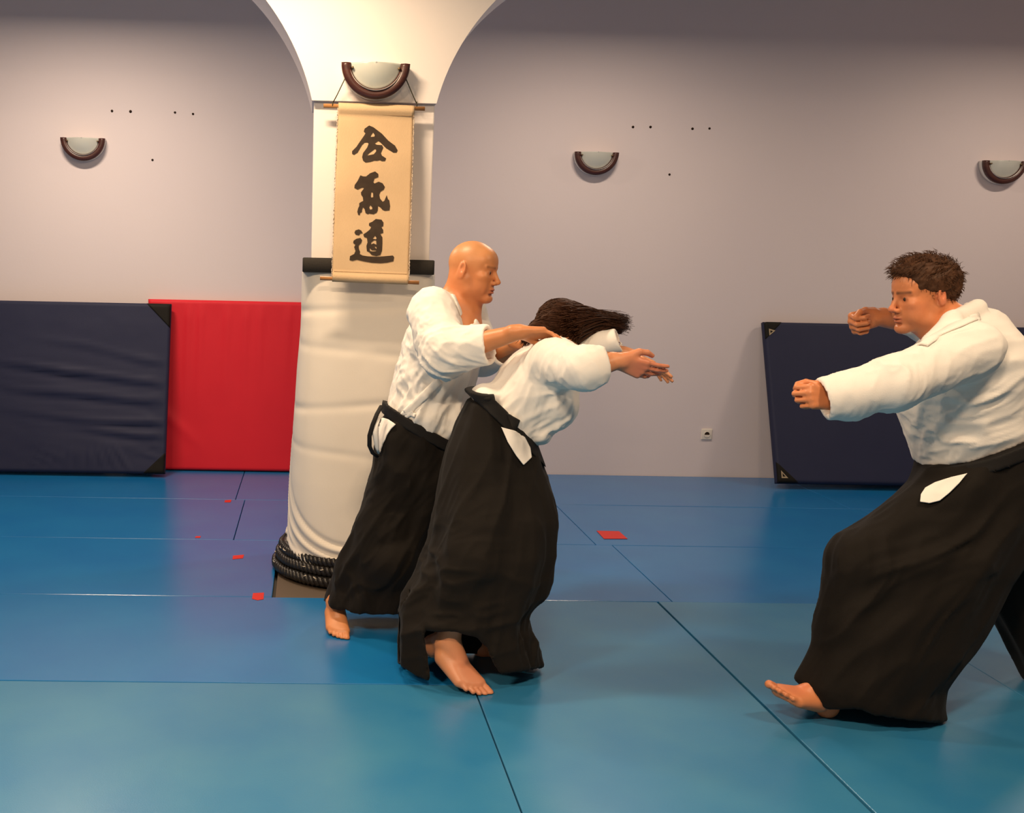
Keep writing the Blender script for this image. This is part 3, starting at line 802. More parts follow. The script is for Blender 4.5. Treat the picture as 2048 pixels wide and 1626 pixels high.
def head(F_,o,fwd,up,s=1.0,ear=True,brow=True):
    """a head with face; local x forward, y left, z up"""
    X=nv(fwd); up=np.asarray(up,float); Z=nv(up-X*(up@X)); Y=np.cross(Z,X); o=np.asarray(o,float)
    U=[X,Y,Z]
    L=lambda x,y,z: o+s*(X*x+Y*y+Z*z)
    F_.add(ell(L(-.012,0,.030),np.array((.100,.077,.088))*s,U),.01)
    F_.add(ell(L(.030,0,-.020),np.array((.060,.064,.085))*s,U),.02)
    F_.add(ell(L(.045,0,.045),np.array((.045,.060,.045))*s,U),.02)
    for q in (-1,1):
        F_.add(cap(L(-.012,.058*q,-.040),L(.006,.050*q,-.082),.018*s,.017*s),.02)
        F_.add(cap(L(.006,.050*q,-.082),L(.072,.014*q,-.103),.017*s,.017*s),.02)
        F_.add(ell(L(.054,.042*q,-.022),np.array((.026,.022,.020))*s,U),.016)
        F_.add(ell(L(.050,.040*q,-.062),np.array((.030,.020,.030))*s,U),.02)
    F_.add(ell(L(.076,0,-.104),np.array((.019,.022,.016))*s,U),.014)
    F_.add(ell(L(.060,0,-.066),np.array((.034,.034,.030))*s,U),.015)          # muzzle
    for q in (-1,1):
        F_.add(ell(L(.0955,.031*q,-.002),np.array((.018,.017,.013))*s,U),.012,'s')    # eye sockets
        F_.add(cap(L(.0845,.012*q,.020),L(.068,.047*q,.021),.0085*s,.0075*s),.010)     # brow ridge
        F_.add(ell(L(.0700,.0315*q,-.002),np.array((.0145,.0160,.0130))*s,U),.004)      # lids and eyeball mound
        F_.add(cap(L(.0815,.022*q,.005),L(.076,.043*q,.002),.0032*s,.0030*s),.003)      # upper lid
        F_.add(cap(L(.0805,.022*q,-.0085),L(.075,.042*q,-.009),.0028*s,.0026*s),.004)   # lower lid
    F_.add(cap(L(.083,0,.012),L(.107,0,-.028),.0080*s,.0095*s),.010)                   # nose bridge
    F_.add(ell(L(.109,0,-.034),np.array((.0125,.0115,.0105))*s,U),.006)                 # tip
    for q in (-1,1): 
        F_.add(ell(L(.0955,.0135*q,-.040),np.array((.0125,.0075,.0085))*s,U),.005)
        F_.add(ell(L(.101,.0075*q,-.0475),np.array((.006,.0035,.004))*s,U),.002,'s')
    F_.add(ell(L(.0885,0,-.0655),np.array((.0110,.0225,.0060))*s,U),.004)               # lips
    F_.add(ell(L(.0870,0,-.0775),np.array((.0110,.0195,.0065))*s,U),.004)
    F_.add(ell(L(.0985,0,-.0715),np.array((.0110,.0230,.0016))*s,U),.002,'s')
    F_.add(ell(L(.0890,0,-.088),np.array((.008,.020,.005))*s,U),.006,'s')
    if ear:
        for q in (-1,1):
            Ue=[nv(X-.35*q*Y*-1*0+.25*Z),nv(Y*q),nv(Z-.25*X)]
            Ue=[nv(X*.97+Y*q*-.0+Z*.0),nv(Y*q+X*-.35),nv(Z+X*-.18)]
            F_.add(ell(L(-.022,.078*q,-.002),np.array((.0185,.0085,.0320))*s,Ue),.004)
            F_.add(ell(L(-.019,.0905*q,.003),np.array((.0110,.0105,.0200))*s,Ue),.003,'s')
            F_.add(ell(L(-.010,.078*q,-.008),np.array((.0060,.0060,.0080))*s,Ue),.003)
            F_.add(ell(L(-.018,.079*q,-.028),np.array((.0080,.0055,.0085))*s,Ue),.003)
    return L,U
def eyes(L,U,s,parent,look=(1,0,0)):
    for q in (-1,1):
        c=L(.0715,.0315*q,-.0018); me=bpy.data.meshes.new('eye'); bm=bmesh.new(); bmesh.ops.create_uvsphere(bm,u_segments=24,v_segments=24,radius=.0132*s)
        bm.to_mesh(me); bm.free(); d=nv(U[0]*look[0]+U[1]*look[1]+U[2]*look[2]); d=Vector(d)
        me.transform(Matrix.Translation(Vector(c))@d.to_track_quat('Z','Y').to_matrix().to_4x4())
        o=link('eye',me,M['eye_white'],parent); me.materials.append(M['iris']); me.materials.append(M['hole'])
        for p in me.polygons:
            p.use_smooth=True; a=(p.center-Vector(c)).normalized().dot(d); p.material_index=2 if a>.95 else (1 if a>.80 else 0)
def hand(F_,w,d,s_,curl=(15,15,15,15),thumb=.5,sc_=1.0,spread=.06,k=.006,tc=0):
    """w wrist, d towards the fingers, s_ towards the thumb; dorsal side n"""
    d=nv(d); s_=np.asarray(s_,float); s_=nv(s_-d*(s_@d)); n=np.cross(d,s_) if tc==0 else np.cross(s_,d); w=np.asarray(w,float)
    P=lambda a,b,c: w+sc_*(d*a+s_*b+n*c)
    spec=[(.029,.092,(.043,.026,.021),.0092),(.0095,.095,(.047,.030,.022),.0095),(-.0105,.090,(.043,.028,.021),.0090),(-.029,.082,(.034,.021,.019),.0080)]
    F_.add(cap(P(-.03,0,0),P(.012,0,0),.024*sc_,.025*sc_),.012)
    for i,(b,a,ls,r) in enumerate(spec):
        F_.add(cap(P(.01,b*.62,0),P(a,b,.002),.0165*sc_,.0125*sc_),.010)
        p=P(a,b,.001); ang=0; dirs=d+s_*b*spread*20*.1
        dirs=nv(d+s_*(b*spread*40*.3))
        for j,(l,c) in enumerate(zip(ls,(1.0,1.15,.75))):
            ang+=math.radians(curl[i]*c); dd=dirs*math.cos(ang)-n*math.sin(ang)
            q=p+dd*l*sc_; F_.add(cap(p,q,(r-.0005*j)*sc_,(r-.0005*(j+1)-.0003)*sc_),.0025); p=q
    t0=P(.018,.020,-.004); t1=P(.050,.020+.034*thumb+.012,-.012); t2=P(.083,.028+.030*thumb+.010,-.018-.012*(1-thumb)); t3=P(.108,.024+.026*thumb+.008,-.026-.016*(1-thumb))
    F_.add(cap(t0,t1,.019*sc_,.0135*sc_),.010); F_.add(cap(t1,t2,.0125*sc_,.0112*sc_),.004); F_.add(cap(t2,t3,.0112*sc_,.0090*sc_),.003)
def foot(F_,ankle,f,up,side,sc_=1.0,toe=0.0,curl=-5):
    """ankle joint; f to the toes; side towards the big toe"""
    f=nv(f); up=np.asarray(up,float); up=nv(up-f*(up@f)); side=np.asarray(side,float); side=nv(side-f*(side@f)-up*(side@up)); a=np.asarray(ankle,float)
    P=lambda x,y,z: a+sc_*(f*x+side*y+up*z)
    F_.add(ell(P(-.038,0,-.052),np.array((.034,.031,.034))*sc_,[f,side,up]),.01)
    F_.add(cap(P(-.02,0,-.02),P(-.035,0,-.045),.034*sc_,.030*sc_),.02)
    F_.add(cap(P(0,0,0),P(.055,.004,-.038),.036*sc_,.032*sc_),.02)
    for b,bl,r in ((.026,.138,.020),(.008,.140,.017),(-.010,.132,.0155),(-.026,.120,.0155),(-.036,.104,.0155)):
        F_.add(cap(P(.02,b*.5,-.045),P(bl,b,-.066),.028*sc_,r*sc_),.014)
    for b,bl,l,r in ((.028,.142,.038,.0135),(.0075,.146,.031,.0090),(-.009,.140,.027,.0085),(-.024,.130,.024,.0080),(-.0375,.116,.020,.0078)):
        dd=nv(f+up*(-.12+toe)+side*(b*-1.2)); p=P(bl,b,-.070+ .004); q=p+dd*l*.55*sc_; dd2=nv(f+up*(-.30+toe)+side*(b*-1.2)); e=q+dd2*l*.45*sc_
        F_.add(cap(p,q,r*.92*sc_,r*.9*sc_),.0035); F_.add(cap(q,e,r*.9*sc_,r*.98*sc_),.003)
def folds(V,N,spec):
    """fabric creases: (centre, reach, run direction, creases per metre, depth, seed)"""
    d=np.zeros(len(V))
    for c,R_,dr,fr,am,seed in spec:
        dr=nv(dr); c=np.asarray(c,float); q=V-c; w_=np.exp(-(q**2).sum(1)/(R_*R_))
        ref=nv(np.cross(dr,(0.3,1,0.2))); ref2=np.cross(dr,ref)
        warp=.9*vnoise(V*6+seed,seed)
        p=np.stack([q@ref*fr+warp,q@ref2*fr+warp*.7,q@dr*fr*.22],1)+seed*3.1
        v=vnoise(p,seed); r=1-np.abs(2*v-1); r=r*r
        v2=vnoise(p*2.1+5,seed+3); r2=1-np.abs(2*v2-1)
        d+=w_*am*((r-.35)+.35*(r2*r2-.35))
    return V+N*d[:,None]
def tones(V,base,marks,var=.10,seed=3):
    T=np.tile(np.array(base,float),(len(V),1))
    T*= (1+var*(fbm(V*25,seed,3)-.5)*2)[:,None]
    for f,lo,hi,col,soft,am in marks:
        m=((V>lo-.03)&(V<hi+.03)).all(1)
        if not m.any(): continue
        d=f(V[m,0],V[m,1],V[m,2]); a=(np.clip(.5-d/soft,0,1)*am)[:,None]; T[m]=T[m]*(1-a)+np.array(col)*a
    return T
def bvh(V,F): return BVHTree.FromPolygons([tuple(v) for v in V],[tuple(int(i) for i in f) for f in F])
def cast(B,px,py,lift):
    d=(at(px,py,4)-CAMP).normalized(); h=B.ray_cast(CAMP,d)
    if h[0] is None: return None,None
    return h[0]+h[1]*lift if h[1].dot(d)<0 else h[0]-h[1]*lift, h[1]
def ribbon(name,B,pts,width,thick,mt,parent,n=40,lift=.004,puff=1):
    """a cloth band lying on a garment along a line seen in the photograph"""
    pts=np.array(pts,float); L=np.r_[0,np.cumsum(np.hypot(*np.diff(pts,axis=0).T))]; t=np.linspace(0,L[-1],n)
    X=np.interp(t,L,pts[:,0]);Yp=np.interp(t,L,pts[:,1]); C3=[];Nn=[]
    for x,y in zip(X,Yp):
        p,nn=cast(B,x,y,0)
        if p is None: continue
        C3.append(np.array(p));Nn.append(np.array(nn))
    C3=np.array(C3);Nn=np.array(Nn)
    if len(C3):
        ok=np.abs(C3[:,1]-np.median(C3[:,1]))<.13; C3=C3[ok];Nn=Nn[ok]
    if len(C3)<4: print('ribbon miss',name); return None
    for _ in range(4):
        C3[1:-1]=(C3[:-2]+2*C3[1:-1]+C3[2:])/4; Nn[1:-1]=(Nn[:-2]+Nn[1:-1]+Nn[2:])/3
    Nn/=np.linalg.norm(Nn,axis=1,keepdims=True); m=9; vs=[];fs=[]
    for i in range(len(C3)):
        tg=C3[min(i+1,len(C3)-1)]-C3[max(i-1,0)]; tg/=np.linalg.norm(tg)+1e-9; sd=np.cross(tg,Nn[i]); sd/=np.linalg.norm(sd)
        for j in range(m):
            u=-1+2*j/(m-1); base=C3[i]+sd*u*width/2
            pr=B.find_nearest(Vector(base)); q=np.array(pr[0]); nq=np.array(pr[1]); 
            if nq@Nn[i]<0: nq=-nq
            q=q*.7+base*.3
            vs.append(q+nq*(lift+thick*puff*math.sqrt(max(0,1-u**4))))
    for i in range(len(C3)-1):
        for j in range(m-1): a=i*m+j; fs.append((a,a+1,a+m+1,a+m))
    me=pydata(name,vs,fs); o=link(name,me,mt,parent); so=o.modifiers.new('s','SOLIDIFY'); so.thickness=thick+.002; so.offset=0
    return o
def patch(name,B,poly,mt,parent,lift=.004,thick=.004,step=5):
    """a piece of cloth showing on a garment inside an outline seen in the photograph"""
    bm=bmesh.new(); vv=[bm.verts.new((x,-y,0)) for x,y in poly]; bm.faces.new(vv); bmesh.ops.triangulate(bm,faces=bm.faces[:])
    for _ in range(4):
        e=[q for q in bm.edges if q.calc_length()>step]
        if e: bmesh.ops.subdivide_edges(bm,edges=e,cuts=1); bmesh.ops.triangulate(bm,faces=bm.faces[:])
    bad=[]
    for v in bm.verts:
        p,nn=cast(B,v.co.x,-v.co.y,0)
        if p is None: bad.append(v); continue
        d=(Vector(p)-CAMP).normalized(); v.co=Vector(p)-d*(lift+.004*vnoise(np.array([[v.co.x*.08,v.co.y*.03,1.0]]),7)[0])
    if bad: bmesh.ops.delete(bm,geom=bad,context='VERTS')
    for _ in range(2): bmesh.ops.smooth_vert(bm,verts=bm.verts[:],factor=.4,use_axis_x=True,use_axis_y=True,use_axis_z=True)
    bmesh.ops.recalc_face_normals(bm,faces=bm.faces[:])
    me=bpy.data.meshes.new(name); bm.to_mesh(me); bm.free(); me.polygons.foreach_set('use_smooth',[True]*len(me.polygons))
    o=link(name,me,mt,parent); so=o.modifiers.new('s','SOLIDIFY'); so.thickness=thick; so.offset=0
    return o
def strands(name,paths,r0,mt,parent,n=4):
    vs=[];fs=[]
    for pts in paths:
        pts=np.array(pts); N=len(pts); o0=len(vs); ref=np.array((.3,-.9,.2))
        for i in range(N):
            t=pts[min(i+1,N-1)]-pts[max(i-1,0)]; t=t/(np.linalg.norm(t)+1e-9); a=np.cross(t,ref); a/=np.linalg.norm(a)+1e-9; b=np.cross(t,a)
            r=r0*(1-.75*(i/(N-1))**2)
            for k in range(n): an=2*math.pi*k/n; vs.append(pts[i]+(a*math.cos(an)+b*math.sin(an)*.6)*r)
        for i in range(N-1):
            for k in range(n): fs.append((o0+i*n+k,o0+i*n+(k+1)%n,o0+(i+1)*n+(k+1)%n,o0+(i+1)*n+k))
        fs.append(tuple(o0+(N-1)*n+k for k in range(n)))
    return link(name,pydata(name,vs,fs),mt,parent)
M['skin']=attr_mat('skin',rough=.42,spec=.42)
M['eye_white']=mat('eye_white',(.62,.52,.46),.25,.5); M['iris']=mat('brown_iris',(.06,.035,.02),.2,.6)
M['gi']=mat('white_cotton_weave',(.86,.83,.79),.85,.12,bump=(520,.35,.002),var=(4,.2,(.80,.77,.73)))
M['hakama']=mat('black_hakama_cloth',(.0085,.0065,.005),.8,.16,bump=(480,.3,.0015),sheen=.03)
M['belt']=mat('black_belt_cloth',(.008,.007,.007),.7,.25,bump=(300,.4,.002,(1,1,4)))
M['hair_brown']=mat('dark_brown_hair',(.036,.013,.006),.55,.18,var=(60,.35,(.09,.036,.016)))
M['hair_short']=mat('short_brown_hair',(.045,.018,.008),.6,.2,var=(50,.6,(.11,.05,.025)))
A3=lambda x,y,Y: np.array(at(x,y,Y))

# ================================================================== BALD MAN IN WHITE JACKET
Y0=4.12
MA=thing('person','bald person in white jacket and black hakama, gripping the bent-over person by the collar','person',tuple(onfloor(690,1270)))
rootA=Vector(MA.location)
def to_root(o,root):
    """keep the mesh where it stands although it hangs below the person's root"""
    o.data.transform(Matrix.Translation(-root))
fwdA=np.array((.86,-.48,-.11)); upA=np.array((.15,-.03,.97))
hc=A3(948,541,4.09); sA=.975
lo=(.05,3.50,-.02);hi=(1.06,4.55,1.66)
B=Field(lo,hi,.0062,[((hc-.13),(hc+.13),.003),((.80,3.55,1.17),(1.02,4.1,1.32),.0045),((.04,3.88,.0),(.19,4.14,.09),.004)])
LA,UA=head(B,hc,fwdA,upA,sA)
neck0=A3(922,612,4.12)
B.add(cap(hc-np.array((.035,-.005,.045)),neck0,.058,.064),.03)
B.add(cap(LA(-.045,0,-.045),neck0+np.array((-.03,.01,0)),.05,.06),.03)
chest=A3(897,665,4.13); waist=A3(845,815,4.13); pel=A3(838,880,4.13)
shR=A3(866,624,3.96); shL=A3(930,622,4.29)
B.add(cap(neck0,chest,.075,.125),.05); B.add(cap(chest+np.array((.015,-.03,.0)),waist,.115,.115),.05); B.add(cap(waist,pel,.115,.125),.05)
B.add(cap(shR,shL,.055,.055),.05)
# chest muscles in the open collar
elR=A3(884,708,3.80); wrR=A3(1038,664,3.64); elL=A3(965,712,4.22); wrL=A3(1038,684,3.93)
chain(B,[shR,elR],[.052,.044],.03)
Bx=elR+(wrR-elR)*.35
B.add(cap(elR,Bx,.042,.046),.03); B.add(cap(Bx,wrR,.046,.0275),.02)
chain(B,[shL,elL],[.05,.044],.03); B.add(cap(elL,wrL,.044,.027),.02)
hand(B,wrR+np.array((.004,0,0)),A3(1112,664,3.62)-A3(1045,660,3.64),(0.05,.75,-.35),curl=(14,16,18,20),thumb=.45,sc_=.98)
hand(B,wrL+np.array((.004,0,0)),(.9,-.1,-.12),(0,-.8,.2),curl=(28,30,32,34),thumb=.4,sc_=.98,tc=1)
# legs
hipR=A3(812,890,4.07); knR=A3(768,1050,4.03); anR=A3(671,1207,4.085)
hipL=A3(865,890,4.23); knL=A3(880,1050,4.20); anL=A3(880,1196,4.28)
for h_,k_,a_ in ((hipR,knR,anR),(hipL,knL,anL)):
    chain(B,[pel,h_],[.11,.095],.05); chain(B,[h_,k_],[.085,.058],.04); B.add(cap(k_,k_+(a_-k_)*.3,.054,.056),.03); B.add(cap(k_+(a_-k_)*.3,a_,.056,.036),.03)
foot(B,anR+np.array((0,0,.01)),(.10,-1,-.18),(0,-.18,1),(1,.1,0),sc_=1.0)
foot(B,anL,(.75,-.6,-.05),(0,0,1),(-.6,-.75,0),sc_=1.0)
V,Fq=B.mesh(); V=smooth(V,Fq,1,.35)
SK=(.61,.245,.098)
Lm=lambda x,y,z:LA(x,y,z)
mk=[]
def mark(prim,col,soft,am): mk.append((*prim,col,soft,am))
mark(ell(LA(-.03,0,.07),np.array((.115,.090,.075))*sA,UA),(.52,.27,.115),.05,.6)       # cropped scalp
mark(ell(LA(.050,0,-.085),np.array((.060,.070,.040))*sA,UA),(.50,.205,.10),.05,.6)      # shaved beard shadow
mark(ell(LA(.0905,0,-.0715),np.array((.016,.024,.0125))*sA,UA),(.50,.15,.085),.006,.7)  # lips
mark(ell(LA(.100,0,-.0715),np.array((.012,.020,.0022))*sA,UA),(.12,.02,.015),.003,.9)
for q in (-1,1):
    mark(cap(LA(.092,.014*q,.0205),LA(.073,.050*q,.0215),.0052*sA,.0042*sA),(.12,.05,.025),.006,.85)
    mark(ell(LA(.086,.031*q,-.001),np.array((.012,.017,.009))*sA,UA),(.40,.14,.075),.008,.7)
    mark(ell(LA(-.022,.080*q,-.002),np.array((.020,.014,.034))*sA,UA),(.66,.25,.12),.01,.6)
mark(cap(hc-np.array((.03,0,.08)),chest,.09,.10),(.58,.205,.085),.08,.6)
TA=tones(V,SK,mk); bodyA=fmesh('body',V,Fq,M['skin'],MA,TA); to_root(bodyA,rootA)
BVbody=bvh(V,Fq)
n0=len(bpy.data.objects); eyes(LA,UA,sA,MA,(1,.10,-.05))
for o in list(MA.children):
    if o.name.startswith('eye'): to_root(o,rootA)

# ---- white jacket
J=Field((.22,3.60,.76),(.94,4.54,1.46),.0062)
o_=A3(842,850,4.12); w_=A3(908,605,4.12)-o_; wl=np.linalg.norm(w_)
s_=1/505.
st=[(-.03,.010,0,.162,.155),(.06,.012,0,.166,.165),(.17,.006,0,.160,.170),(.27,.004,0,.160,.178),(.36,.008,0,.163,.190),(.43,.004,0,.140,.185),(wl-.01,-.01,0,.095,.120),(wl+.02,-.012,0,.06,.08)]
tor=loft(o_,w_,(1,0,0),st,n=2.2)
J.add(tor,.02)
J.add(cap(shR+np.array((.0,.02,.005)),shL,.083,.078),.04)
cuff=A3(982,690,3.70)
J.add(cap(shR,elR+np.array((.01,0,.0)),.084,.092),.04)
eR2=elR+np.array((.02,-.0,.018)); dR=nv(A3(1000,686,3.71)-eR2); cR=A3(979,691,3.725)
J.add(cap(eR2,cR+dR*.05,.083,.072),.03)
cL=A3(1012,700,4.03); dL=nv(wrL-elL)
J.add(cap(shL,elL,.08,.082),.04); J.add(cap(elL,cL+dL*.05,.08,.066),.03)
for c_,d_,r_ in ((cR,dR,.063),(cL,dL,.058)):
    J.add(box(c_+d_*.115,frame(d_,(0,0,1)),(.14,.14,.115)),.004,'s')         # end of the sleeve
    J.add(cap(c_-d_*.07,c_+d_*.1,r_*.9,r_),.004,'s')                          # hollow
# waist bulge over the belt at the front
J.add(ell(A3(893,843,4.03),(.065,.06,.045)),.04); J.add(ell(A3(850,835,3.99),(.05,.05,.035)),.03)
# open collar
J.add(cap(A3(925,585,4.06),A3(930,612,4.03),.075,.062),.008,'s'); J.add(cap(A3(930,612,4.03),A3(944,662,3.93),.060,.016),.008,'s')
pn=A3(771,812,4.0); pm=A3(862,862,4.0); tdir=nv(pm-pn); nn=np.cross(tdir,(0,1,0)); nn=nn if nn[2]<0 else -nn
J.cut(pn,nn)
V,Fq=J.mesh(); V=smooth(V,Fq,2,.5); N=vnorm(V,Fq)
V=folds(V,N,[(A3(880,715,3.8),.16,A3(960,700,3.8)-A3(860,660,3.8),26,.020,2),(A3(840,640,3.95),.14,A3(860,720,3.9)-A3(840,620,3.9),22,.014,5),
    (A3(830,800,4.0),.18,A3(800,830,4)-A3(860,740,4),26,.020,8),(A3(890,780,4.0),.17,A3(880,830,4)-A3(930,720,4),22,.018,11),(A3(810,720,4.0),.16,(.6,0,-.6),24,.014,14),
    (A3(950,680,3.8),.10,(.7,0,-.5),28,.010,17),(A3(890,850,4.0),.09,(.3,0,1),40,.012,19)])
V=smooth(V,Fq,1,.3); jkt=fmesh('white_jacket',V,Fq,M['gi'],MA); to_root(jkt,rootA); BJ=bvh(V,Fq)
for nm,pts,wd in (('lapel',[(896,574),(905,592),(914,612),(920,628)],.026),('lapel',[(904,738),(870,770),(840,800),(812,826)],.030),('jacket_tie',[(832,832),(820,826),(808,826),(804,832)],.014),('jacket_tie',[(826,822),(815,832),(806,838)],.012)):
    o=ribbon(nm,BJ,pts,wd,.004,M['gi'],jkt,lift=.002)
    if o: to_root(o,rootA)
# ---- hakama
def pl(nf,am,ph=0,tw=0): return lambda a,t: am*(1-np.abs(((a*nf/np.pi+ph+tw*t)%2)-1))-am*.5
H=Field((.02,3.72,.01),(.74,4.57,.94),.0075)
ra=rows_loft([(835,764,915),(870,757,925),(905,756,930),(950,747,932),(1000,735,932),(1060,708,900),(1110,690,880),(1165,664,860),(1200,652,838),(1222,650,836)],lambda y:4.12-.03*max(0,(y-1000)/220),lambda y:.165 if y<1000 else .155,pl(9,.10,.3,1.5),2.1)
H.add(ra,.02)
H.add(rows_loft([(900,800,930),(1000,800,935),(1100,815,940),(1225,812,950)],lambda y:4.26,lambda y:.13,pl(8,.08)),.03)
H.add(ell(A3(775,1120,4.0),(.11,.11,.10)),.06)
H.add(cap(hipR,knR,.102,.078),.06); H.add(cap(knR,knR+(anR-knR)*.55,.078,.074),.06)
H.cut(pn,-nn); 
h1=A3(652,1205,4.1); h2=A3(800,1216,4.1); td=nv(h2-h1); hn=np.cross(td,(0,1,0)); hn=hn if hn[2]<0 else -hn; H.cut(h1,hn+np.array((0,-.10,0)))
H.add(rows_loft([(1130,690,850),(1165,676,846),(1200,664,826),(1240,662,824)],lambda y:4.095,lambda y:.14),.006,'s')
V,Fq=H.mesh(); V=smooth(V,Fq,2,.5); N=vnorm(V,Fq)
V=folds(V,N,[(A3(760,1120,4),.25,A3(700,1150,4)-A3(820,980,4),14,.022,4),(A3(820,980,4),.22,A3(760,1020,4)-A3(860,900,4),16,.018,6),(A3(700,1190,4),.12,(-.3,0,1),26,.010,9)])
hkA=fmesh('black_hakama',V,Fq,M['hakama'],MA); to_root(hkA,rootA); BH=bvh(V,Fq)
# belt: a band following the waist between two slanted planes
W=Field((.20,3.82,.70),(.70,4.47,.99),.005); W.add(rows_loft([(780,768,915),(835,761,918),(870,754,930),(905,753,934),(950,745,936)],lambda y:4.12,lambda y:.172,None,2.1),.004)
W.cut(pn+nn*-.004,-nn); W.cut(pn+nn*.040,nn); V,Fq=W.mesh(); V=smooth(V,Fq,1); bt=fmesh('black_belt',V,Fq,M['belt'],MA); to_root(bt,rootA)
o=patch('white_under_trousers',BH,[(757,833),(777,838),(793,849),(783,858),(774,871),(771.7,879),(765.5,890),(760,907),(757,900),(757,880)],M['gi'],MA,lift=.008,step=4)
to_root(o,rootA)
# back knot loop standing off the waist
lp=[A3(763,812,4.02),A3(754,828,3.98),A3(745,850,3.97),A3(739,872,3.97),A3(739,892,3.98),A3(745,906,3.99),A3(755,914,4.0)]
o=link('belt_loop',tube('belt_loop',lp,[.010,.010,.010,.011,.011,.010,.009],8,flat=.5),M['belt'],MA); to_root(o,rootA)
lp=[A3(757,835,3.985),A3(752,850,3.975),A3(750,864,3.97),A3(752,880,3.975),A3(754,895,3.985),A3(757,907,4.0)]
o=link('trouser_knot',tube('trouser_knot',lp,[.010,.012,.016,.013,.010,.006],10,flat=.6),M['gi'],MA); to_root(o,rootA)

# ================================================================== BENT-OVER PERSON, LONG BROWN HAIR
MB=thing('person','bent-over person with long brown hair, right arm stretched out, in white jacket and black hakama','person',tuple(onfloor(960,1375)))
rootB=Vector(MB.location); YB=3.74
hb=A3(1112,668,3.84); fwdB=np.array((.62,.30,-.72)); upB=np.array((.74,.05,.60))
B=Field((.40,3.10,-.01),(1.45,4.04,1.42),.0066,[((1.08,3.3,1.0),(1.34,3.62,1.20),.0045),((.46,3.2,.0),(.72,3.5,.10),.0042)])
LB,UB=head(B,hb,fwdB,upB,.95,ear=False)
pelB=A3(985,905,3.70); wsB=A3(1022,850,3.72); chB=A3(1080,752,3.74); nkB=A3(1118,700,3.80)
B.add(cap(pelB,wsB,.125,.10),.05); B.add(cap(wsB,chB,.10,.115),.05); B.add(cap(chB,nkB,.11,.055),.05); B.add(cap(nkB,LB(-.03,0,-.05),.055,.05),.03)
sR=A3(1108,724,3.58); sL=A3(1128,712,3.88); eR=A3(1172,738,3.42); wR=A3(1240,722,3.44); eL=A3(1195,700,3.82); wL=A3(1262,712,3.80)
B.add(cap(sR,sL,.05,.05),.05); chain(B,[sR,eR,wR],[.048,.042,.026],.02); chain(B,[sL,eL,wL],[.048,.042,.026],.02)
hand(B,wR,A3(1325,752,3.44)-wR,(-.1,-.35,.9),curl=(10,13,16,20),thumb=.6,sc_=.95,spread=.08)
hand(B,wL,A3(1330,745,3.75)-wL,(.0,-.9,.3),curl=(6,8,10,12),thumb=.5,sc_=.93,tc=1)
hR=A3(968,930,3.66); kR=A3(940,1110,3.50); aR=A3(896,1281,3.48)
hL=A3(1010,930,3.78); kL=A3(1050,1110,3.66); aL=A3(985,1280,3.75)
for h_,k_,a_ in ((hR,kR,aR),(hL,kL,aL)):
    chain(B,[pelB,h_],[.12,.10],.05); chain(B,[h_,k_],[.09,.058],.04); B.add(cap(k_,k_+(a_-k_)*.3,.055,.058),.03); B.add(cap(k_+(a_-k_)*.3,a_,.058,.038),.03)
fR=nv(A3(985,1388,3.34)-aR)
print('B ankle',aR,'toe dir',fR)
foot(B,aR,fR+np.array((0,-.0,.24)),(.35,-.35,.9),(.55,.8,.2),sc_=1.2,toe=.1)
foot(B,aL,(.9,-.3,-.03),(0,0,1),(-.3,-.9,0),sc_=.95)
V,Fq=B.mesh(); V=smooth(V,Fq,1,.35)
mk=[]; mark(cap(aR+fR*.12,aR+fR*.26,.06,.05),(.60,.215,.12),.08,.6); mark(cap(wR+nv(A3(1325,752,3.44)-wR)*.08,A3(1330,755,3.44),.06,.05),(.66,.20,.12),.08,.7)
bodyB=fmesh('body',V,Fq,M['skin'],MB,tones(V,(.62,.27,.135),mk)); to_root(bodyB,rootB)
eyes(LB,UB,.97,MB)
for o in list(MB.children):
    if o.name.startswith('eye'): to_root(o,rootB)
# ---- jacket
J=Field((.48,3.20,.76),(1.34,4.08,1.36),.0064)
o_=A3(1022,862,3.73); w_=A3(1112,700,3.74)-o_; wl=np.linalg.norm(w_)
J.add(loft(o_,w_,(1,0,-.6),[(-.03,-.020,0,.080,.145),(.04,-.008,0,.118,.155),(.10,.0,0,.142,.165),(.19,.004,0,.146,.180),(.26,.004,0,.128,.185),(wl,.0,0,.085,.15),(wl+.03,0,0,.06,.10)],n=2.2),.02)
J.add(ell(A3(1108,812,3.70),(.070,.12,.075)),.05)                  # slack front hanging below the chest
J.add(ell(A3(1075,868,3.70),(.035,.09,.030)),.04)
J.add(ell(A3(968,790,3.70),(.045,.11,.035)),.04)
J.add(cap(sR,sL,.070,.070),.05)
c1=A3(1206,722,3.43); d1=nv(wR-eR)
J.add(cap(sR,eR,.074,.072),.04); J.add(cap(eR,c1+d1*.05,.070,.052),.03)
c2=A3(1240,681,3.80); d2=nv(A3(1262,684,3.77)-eL)
J.add(cap(sL,eL+np.array((0,0,.022)),.065,.046),.04); J.add(cap(eL+np.array((0,0,.022)),c2+d2*.05,.044,.050),.02)
for c_,d_,r_ in ((c1,d1,.048),(c2,nv(d2+np.array((0,0,.15))),.040)):
    J.add(box(c_+d_*.115,frame(d_,(0,0,1)),(.12,.12,.115)),.004,'s'); J.add(cap(c_-d_*.07,c_+d_*.1,r_*.85,r_),.004,'s')
